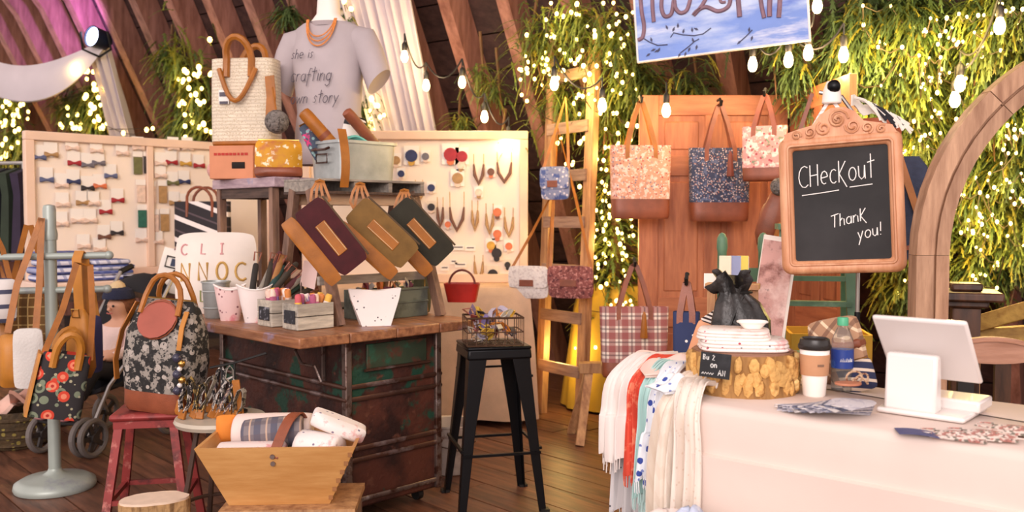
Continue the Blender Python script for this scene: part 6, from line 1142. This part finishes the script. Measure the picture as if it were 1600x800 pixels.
# denim bag and leather flap, fringed scarf on the stand
t = thing('denim_bag', 'dark denim shoulder bag with tan leather strap behind the chalkboard', 'bag', at(1418, 405, 3.5), -24); DEN = mat('dark_denim', '3a4258', .9, var=.15, vs=30, bump=.3, bs=220)
MB().loft([ring4(.1, .06, 0, 20, 3), ring4(.16, .09, .05, 20, 3), ring4(.17, .085, .22, 20, 3), ring4(.13, .05, .36, 20, 3), ring4(.07, .03, .40, 20, 3)]).build('bag_body', DEN, t, ang=70); MB().strap([(-.06, -.04, .5), (-.03, -.055, .38), (.02, -.06, .22), (.06, -.06, .1)], .026, .005, (1, .2, 0)).build('strap', LEATHER, t); MB().strap([(.07, -.055, .09), (.03, -.065, .05), (-.05, -.06, .04)], .018, .005, (0, 0, 1)).build('strap', DLEATHER, t); MB().lathe([(.006, .1), (.014, .07), (.02, -.05), (.016, -.055)], 8, (.075, -.06, .2)).build('tassel', DARK, t)
o = MB().cushion(.17, .15, .02, 8, edge=.6).build('leather_folio', mat('terracotta_leather', 'b25a38', .5, var=.08)); place(o, at(1370, 246, 3.42), -24); tag(o, 'flat terracotta leather folio hanging behind the chalkboard corner', 'folio')
t = thing('fringed_scarf', 'black and white fringed scarf tossed over the stand above the chalkboard', 'scarf', at(1340, 178, 3.34)); r9 = random.Random(3); FRI = [mat('fringe_white', 'ece6dc', .9), mat('fringe_black', '2a2a30', .9)]
MB().grid(lambda u, v: V((-.02+.12*u, .02*math.sin(u*5), .05-.06*u+(v-.5)*.04+.01*math.sin(u*12))), 10, 5, .006).build('cloth', FRI[0], t, ang=80)
for k in range(26): u = r9.random(); m = MB(); p = V((-.02+.14*u, -.015, .06-.07*u)); m.tube([p, p+V((.03, -.01, -.01)), p+V((.05+.03*r9.random(), -.015, -.04-.03*r9.random()))], .005, 5); m.build('fringe_strand', FRI[k % 3 == 0], t)

# green step ladder and chair behind the sign
GRNP = mat('green_paint', '5f8468', .55, 0, (('noise', '7a9a80', 9, .55, .66), ('noise', '4a6a52', 5, .5, .62, 4)), .1)
gp = at(1278, 480, 3.9); t = thing('green_ladder', 'faded green wooden step ladder below the chalkboard', 'step ladder', V((gp.x, gp.y, 0)), -12)
for x in (-.15, .15): MB().bar((x*1.25, -.08, 0), (x*.9, .1, 1.3), .045, .03, (0, 1, 0)).build('rail', GRNP, t); MB().bar((x*1.2, .42, 0), (x*.85, .13, 1.28), .035, .025, (0, 1, 0)).build('rear_leg', GRNP, t)
for z in (.25, .5, .75, .97, 1.08, 1.2): MB().box((0, -.08+.18*z/1.3, z), (.34-.05*z, .05 if z < 1 else .025, .022)).build('tread', GRNP, t)
MB().box((0, .11, 1.31), (.34, .2, .025)).build('top_step', GRNP, t)
gp = at(1190, 470, 3.75); t = thing('green_chair', 'faded green wooden chair with round-topped post beside the ladder', 'chair', V((gp.x, gp.y, 0)), 8)
for x in (-.17, .17):
    MB().lathe([(.018, 0), (.02, .4), (.02, 1.2), (.024, 1.22), (.022, 1.26), (.012, 1.28), (.001, 1.285)], 12, (x*.55-.02, .16, 0)).build('back_post', GRNP, t); MB().lathe([(.016, 0), (.019, .44)], 10, (x, -.16, 0)).build('leg', GRNP, t)
MB().box((-.02, 0, .455), (.4, .38, .03)).build('seat', GRNP, t, bevel=.008)
for z in (.7, .9, 1.1): MB().box((-.02, .16, z), (.18, .016, .06)).build('back_slat', GRNP, t)
gq = at(1195, 545, 3.62); t = thing('art_print', 'tall pink art print on clear backing leaning on the green chair', 'print', V((gq.x, gq.y-.02, .86)), rot=(-8, 9, -6)); MB().box((0, 0, .21), (.14, .006, .42)).build('backing', WHITEP, t); MB().box((-.005, -.005, .21), (.125, .004, .38)).build('print', mat('pink_art', 'd9a8a0', .6, 0, (('noise', '8d5a52', 8, .5, .6), ('noise', 'efd0c8', 6, .52, .62, 4), ('noise', '5a4048', 11, .6, .68, 7)), .1), t)
for i, (px, c, lb) in enumerate(((1133, 'e6dcc0', 'cream'), (1148, '8f96b8', 'periwinkle'), (1160, 'e0cc5a', 'yellow'))):
    p = at(px, 432, 3.45); t = thing('notebook', '%s covered notebook standing behind the drawstring bag' % lb, 'notebook', V((p.x, p.y, p.z-.02)), -20, 'notebooks behind the drawstring bag'); MB().box((0, 0, .05), (.045, .016, .1)).build('cover', mat('note_%d' % i, c, .6), t, bevel=.002); MB().box((.002, 0, .05), (.043, .011, .094)).build('pages', WHITEP, t)
p = at(1145, 434, 3.45); t = thing('display_ledge', 'low wooden display ledge under the notebooks', 'ledge', V((p.x, p.y, 0)), -20); MB().box((.0, 0, p.z-.032), (.2, .08, .02)).build('ledge_board', LADW, t)
for x in (-.08, .08): MB().box((x, 0, (p.z-.042)/2), (.03, .03, p.z-.042)).build('post', LADW, t)
yp = at(1290, 530, 4.35); t = thing('lit_foliage_crate', 'yellow crate standing in for lit foliage behind the green step ladder', 'crate', V((yp.x, yp.y, 0)), -10); YC = mat('lit_foliage_yellow', 'd0a030', .6, var=.1)  # made-up crate for a patch of lit foliage, the yellow light in its colour
for z in (.1, .32, .54, .72):
    for y in (-.15, .15): MB().box((0, y, z), (.36, .015, .16)).build('slat', YC, t)
    for x in (-.18, .18): MB().box((x, 0, z), (.015, .28, .16)).build('slat', YC, t)

# ================================================================ ARCH FRAME, CARVED FURNITURE
ARW = wood('arch_wood', '8a6248', 'c49a7a', 2, 4, .55, 7, .25); ay = 2.8; cc = at(1800, 400, ay); Ro, Ri = 363*ay/FPX, 312*ay/FPX
t = thing('arch_frame', 'large empty arched wooden window frame behind the register', 'arch frame', V((cc.x, ay, 0)), -4)
def arch(name, ra, rb_, ya, yb_, bevel=.006):
    seg = [[(-1, 0), (-1, cc.z)], [(1, cc.z), (1, 0)]]
    for sg in (-1, 1):
        m = MB(); m.hexa([V((sg*ra, ya, 0)), V((sg*rb_, ya, 0)), V((sg*rb_, yb_, 0)), V((sg*ra, yb_, 0)), V((sg*ra, ya, cc.z)), V((sg*rb_, ya, cc.z)), V((sg*rb_, yb_, cc.z)), V((sg*ra, yb_, cc.z))]); m.build(name+'_jamb', ARW, t, bevel=bevel)
    for k in range(4):
        m = MB(); rings = []
        for j in range(9):
            q = math.pi*(1-(k+j/8)/4)
            if j == 0: q -= .002
            if j == 8: q += .002
            rings.append([V((r_*math.cos(q), y, cc.z+r_*math.sin(q))) for r_, y in ((ra, ya), (rb_, ya), (rb_, yb_), (ra, yb_))])
        m.loft(rings); m.build(name+'_segment', ARW, t, bevel=bevel, ang=30)
arch('outer', Ro, Ro-.052, -.03, .04, 0); arch('middle', Ro-.052, Ro-.062, -.012, .03, 0); arch('inner', Ro-.062, Ri, -.026, .03, 0)
p = at(1508, 480, 3.5); DWF = wood('dark_walnut', '2e1c14', '5a3a28', 2, 4, .4, 6, .2); t = thing('pedestal', 'dark walnut pedestal with stepped cap behind the arch', 'pedestal', V((p.x, p.y, 0)), -20); zt = at(1508, 443, 3.5).z
MB().box((0, 0, (zt-.09)/2), (.1, .1, zt-.09)).build('shaft', DWF, t, bevel=.006)
for z, w_, h in ((zt-.075, .15, .03), (zt-.045, .24, .035), (zt-.012, .11, .03)): MB().box((0, 0, z), (w_, w_, h)).build('cap_moulding', DWF, t, bevel=.008)
MB().box((0, 0, .05), (.2, .2, .1)).build('plinth', DWF, t, bevel=.01)
p = at(1565, 540, 2.95); t = thing('carved_bench', 'carved wooden bench with scalloped top rail behind the register', 'bench', V((p.x+.35, p.y-.04, 0)), -8); zt = p.z+.03; CW = wood('carved_rail', '9a6a52', 'c09078', 0, 4, .5, 7, .2); m = MB(); up, lo_ = [], []
for i in range(33):
    x = -.5+i/32; sc = .028*abs(math.sin((x+.5)*math.pi*4))**.6; up.append((x, zt-.03+sc)); lo_.append((x, zt-.075-sc*.6))
rings = [[V((x, y, z)) for (x, z) in up]+[V((x, y, z)) for (x, z) in reversed(lo_)] for y in (-.014, .014)]; m.loft(rings); rail = m.build('top_rail', CW, t, ang=30)
MB().tube([V((x, -.017, z-.012)) for x, z in up], .004, 5).build('carved_bead', CW, rail)
for i in range(9): MB().box((-.46+i*.115, 0, (zt-.07+.45)/2), (.05, .016, zt-.07-.45)).build('slat', DWF if i % 2 else mat('black_slat', '1c1614', .6), t)
MB().box((0, .2, .44), (1.0, .42, .035)).build('seat', DWF, t, bevel=.006)
for x in (-.47, .47):
    for y in (0.02, .38): MB().box((x, y, .21), (.05, .05, .42)).build('leg', DWF, t)
for k, (a0, b0, lb) in enumerate(((at(1520, 508, 3.9), at(1625, 478, 3.7), 'upper'), (at(1490, 528, 3.95), at(1630, 520, 3.8), 'lower'))):
    m = MB(); m.bar(V((0, 0, 0)), b0-a0, .07, .07); o = m.build('timber_beam', wood('loose_timber', '8a6228', 'c09a4c', 0, 4, .6, 6, .2), None, bevel=.004); o.location = a0; tag(o, 'rough timber beam behind the carved bench, the %s of two' % lb, 'beam')
t = thing('timber_trestle', 'rough timber posts carrying the two loose beams', 'trestle', V((at(1560, 520, 3.9).x, 3.9, 0)))
for x in (-.1, .35): MB().box((x, .04, .4), (.06, .06, .8)).build('post', LADW, t)

# ================================================================ BLUE BANNER
pb0, pb1 = at(998, 97, 4.85), at(1265, 62, 4.55); d = pb1-pb0; W_ = d.length; X = d.normalized(); H_ = .62
t = thing('blue_banner', 'sky blue painted canvas banner with brown brush lettering and leaf sprigs', 'sign', pb0); rm = Matrix((X, Vector((0, 0, 1)).cross(X).normalized(), X.cross(Vector((0, 0, 1)).cross(X).normalized()))).transposed(); t.rotation_euler = rm.to_euler()
SKY = mat('sky_wash', '7f9ce0', .7, 0, (('noise', 'c9d8f4', 2.6, .45, .65, 2, (.7, 1, 3)), ('noise', 'eef0fa', 3.2, .56, .7, 5, (.6, 1, 3)), ('noise', '5a78d0', 3, .58, .7, 9, (.7, 1, 3))), .04)
MB().box((W_/2, 0, H_/2), (W_, .02, H_)).build('canvas', SKY, t); 
for c, s_ in (((W_/2, 0, -.002), (W_+.012, .026, .008)), ((W_+.002, 0, H_/2), (.01, .026, H_)), ((-.002, 0, H_/2), (.01, .026, H_)), ((W_/2, 0, H_+.002), (W_+.012, .026, .008))): MB().box(c, s_).build('edge_strip', mat('white_edge', 'f0ece6', .6), t)
LET = mat('brush_brown', '8d6c78', .7, var=.12, vs=20); k = W_/1480
def bx(x, y): return V(((x-45)*k, -.012, (545-y)*k-(x-45)*k*0-((x-45)*.118)*k*1.0))
def stroke(pl, r=.011):
    P_ = [bx(x, y) for x, y in pl]; q_ = []
    for i in range(len(P_)-1):
        a_, b_, c_, d_ = P_[max(i-1, 0)], P_[i], P_[i+1], P_[min(i+2, len(P_)-1)]
        for g in [j/5 for j in range(5)]: q_.append(.5*((2*b_)+(c_-a_)*g+(2*a_-5*b_+4*c_-d_)*g*g+(3*b_-a_-3*c_+d_)*g**3))
    MB().tube(q_+[P_[-1]], r, 6).build('brush_stroke', LET, t)
stroke([(100, -60), (105, 100), (118, 220), (100, 320), (55, 350)]); stroke([(210, -60), (205, 60), (208, 190)]); stroke([(300, -60), (285, 60), (310, 140), (370, 120), (400, 0), (410, 70), (450, 115), (510, 90), (550, -20)]); stroke([(700, -40), (640, 60), (565, 140), (600, 100), (680, 70), (780, 110), (870, 70), (890, -20), (850, -50)]); stroke([(800, -20), (810, 30), (850, 30)], .008); stroke([(955, -60), (958, 60), (960, 165)], .013); stroke([(1140, -60), (1150, 80), (1165, 180)]); stroke([(1230, -60), (1215, 80), (1210, 170)], .013); stroke([(1310, -60), (1300, 60), (1285, 180)], .012)
TW = mat('sprig_ink', '4a4a66', .7, var=.1); LF = None
def sprig(pl, leaves):
    s_ = MB().tube([bx(x, y) for x, y in pl], .003, 5).build('sprig_stem', TW, t)
    for (x, y, a) in leaves:
        c = bx(x, y); e = V((math.cos(R(a)), 0, math.sin(R(a)))); n_ = V((-e.z, 0, e.x)); m = MB(); m.hexa([c-V((0, .002, 0)), c+e*.012-n_*.006-V((0, .002, 0)), c+e*.028-V((0, .002, 0)), c+e*.012+n_*.006-V((0, .002, 0)), c+V((0, .002, 0)), c+e*.012-n_*.006+V((0, .002, 0)), c+e*.028+V((0, .002, 0)), c+e*.012+n_*.006+V((0, .002, 0))]); m.build('leaf', TW, s_)
sprig([(350, 330), (380, 290), (460, 310), (560, 320), (640, 305), (710, 255)], [(330, 260, 110), (420, 250, 85), (460, 300, 70), (545, 290, 90), (600, 270, 150), (370, 280, 60)])
sprig([(100, 330), (160, 370), (230, 400), (320, 395)], [(180, 370, 100), (210, 430, 200), (250, 420, 240), (160, 470, 210), (240, 440, 200)])
sprig([(430, 470), (500, 420), (560, 370), (600, 350)], [(430, 470, 240), (480, 460, 250), (520, 420, 240), (580, 400, 255), (550, 380, 100)])
sprig([(940, 390), (1010, 330), (1060, 280)], [(960, 370, 220), (1030, 300, 80), (1060, 330, 250)])
for x in (.06, W_-.06): MB().tube([(x, 0, H_), (x, .1, H_+.7)], .004, 5).build('hanging_cord', DARK, t)
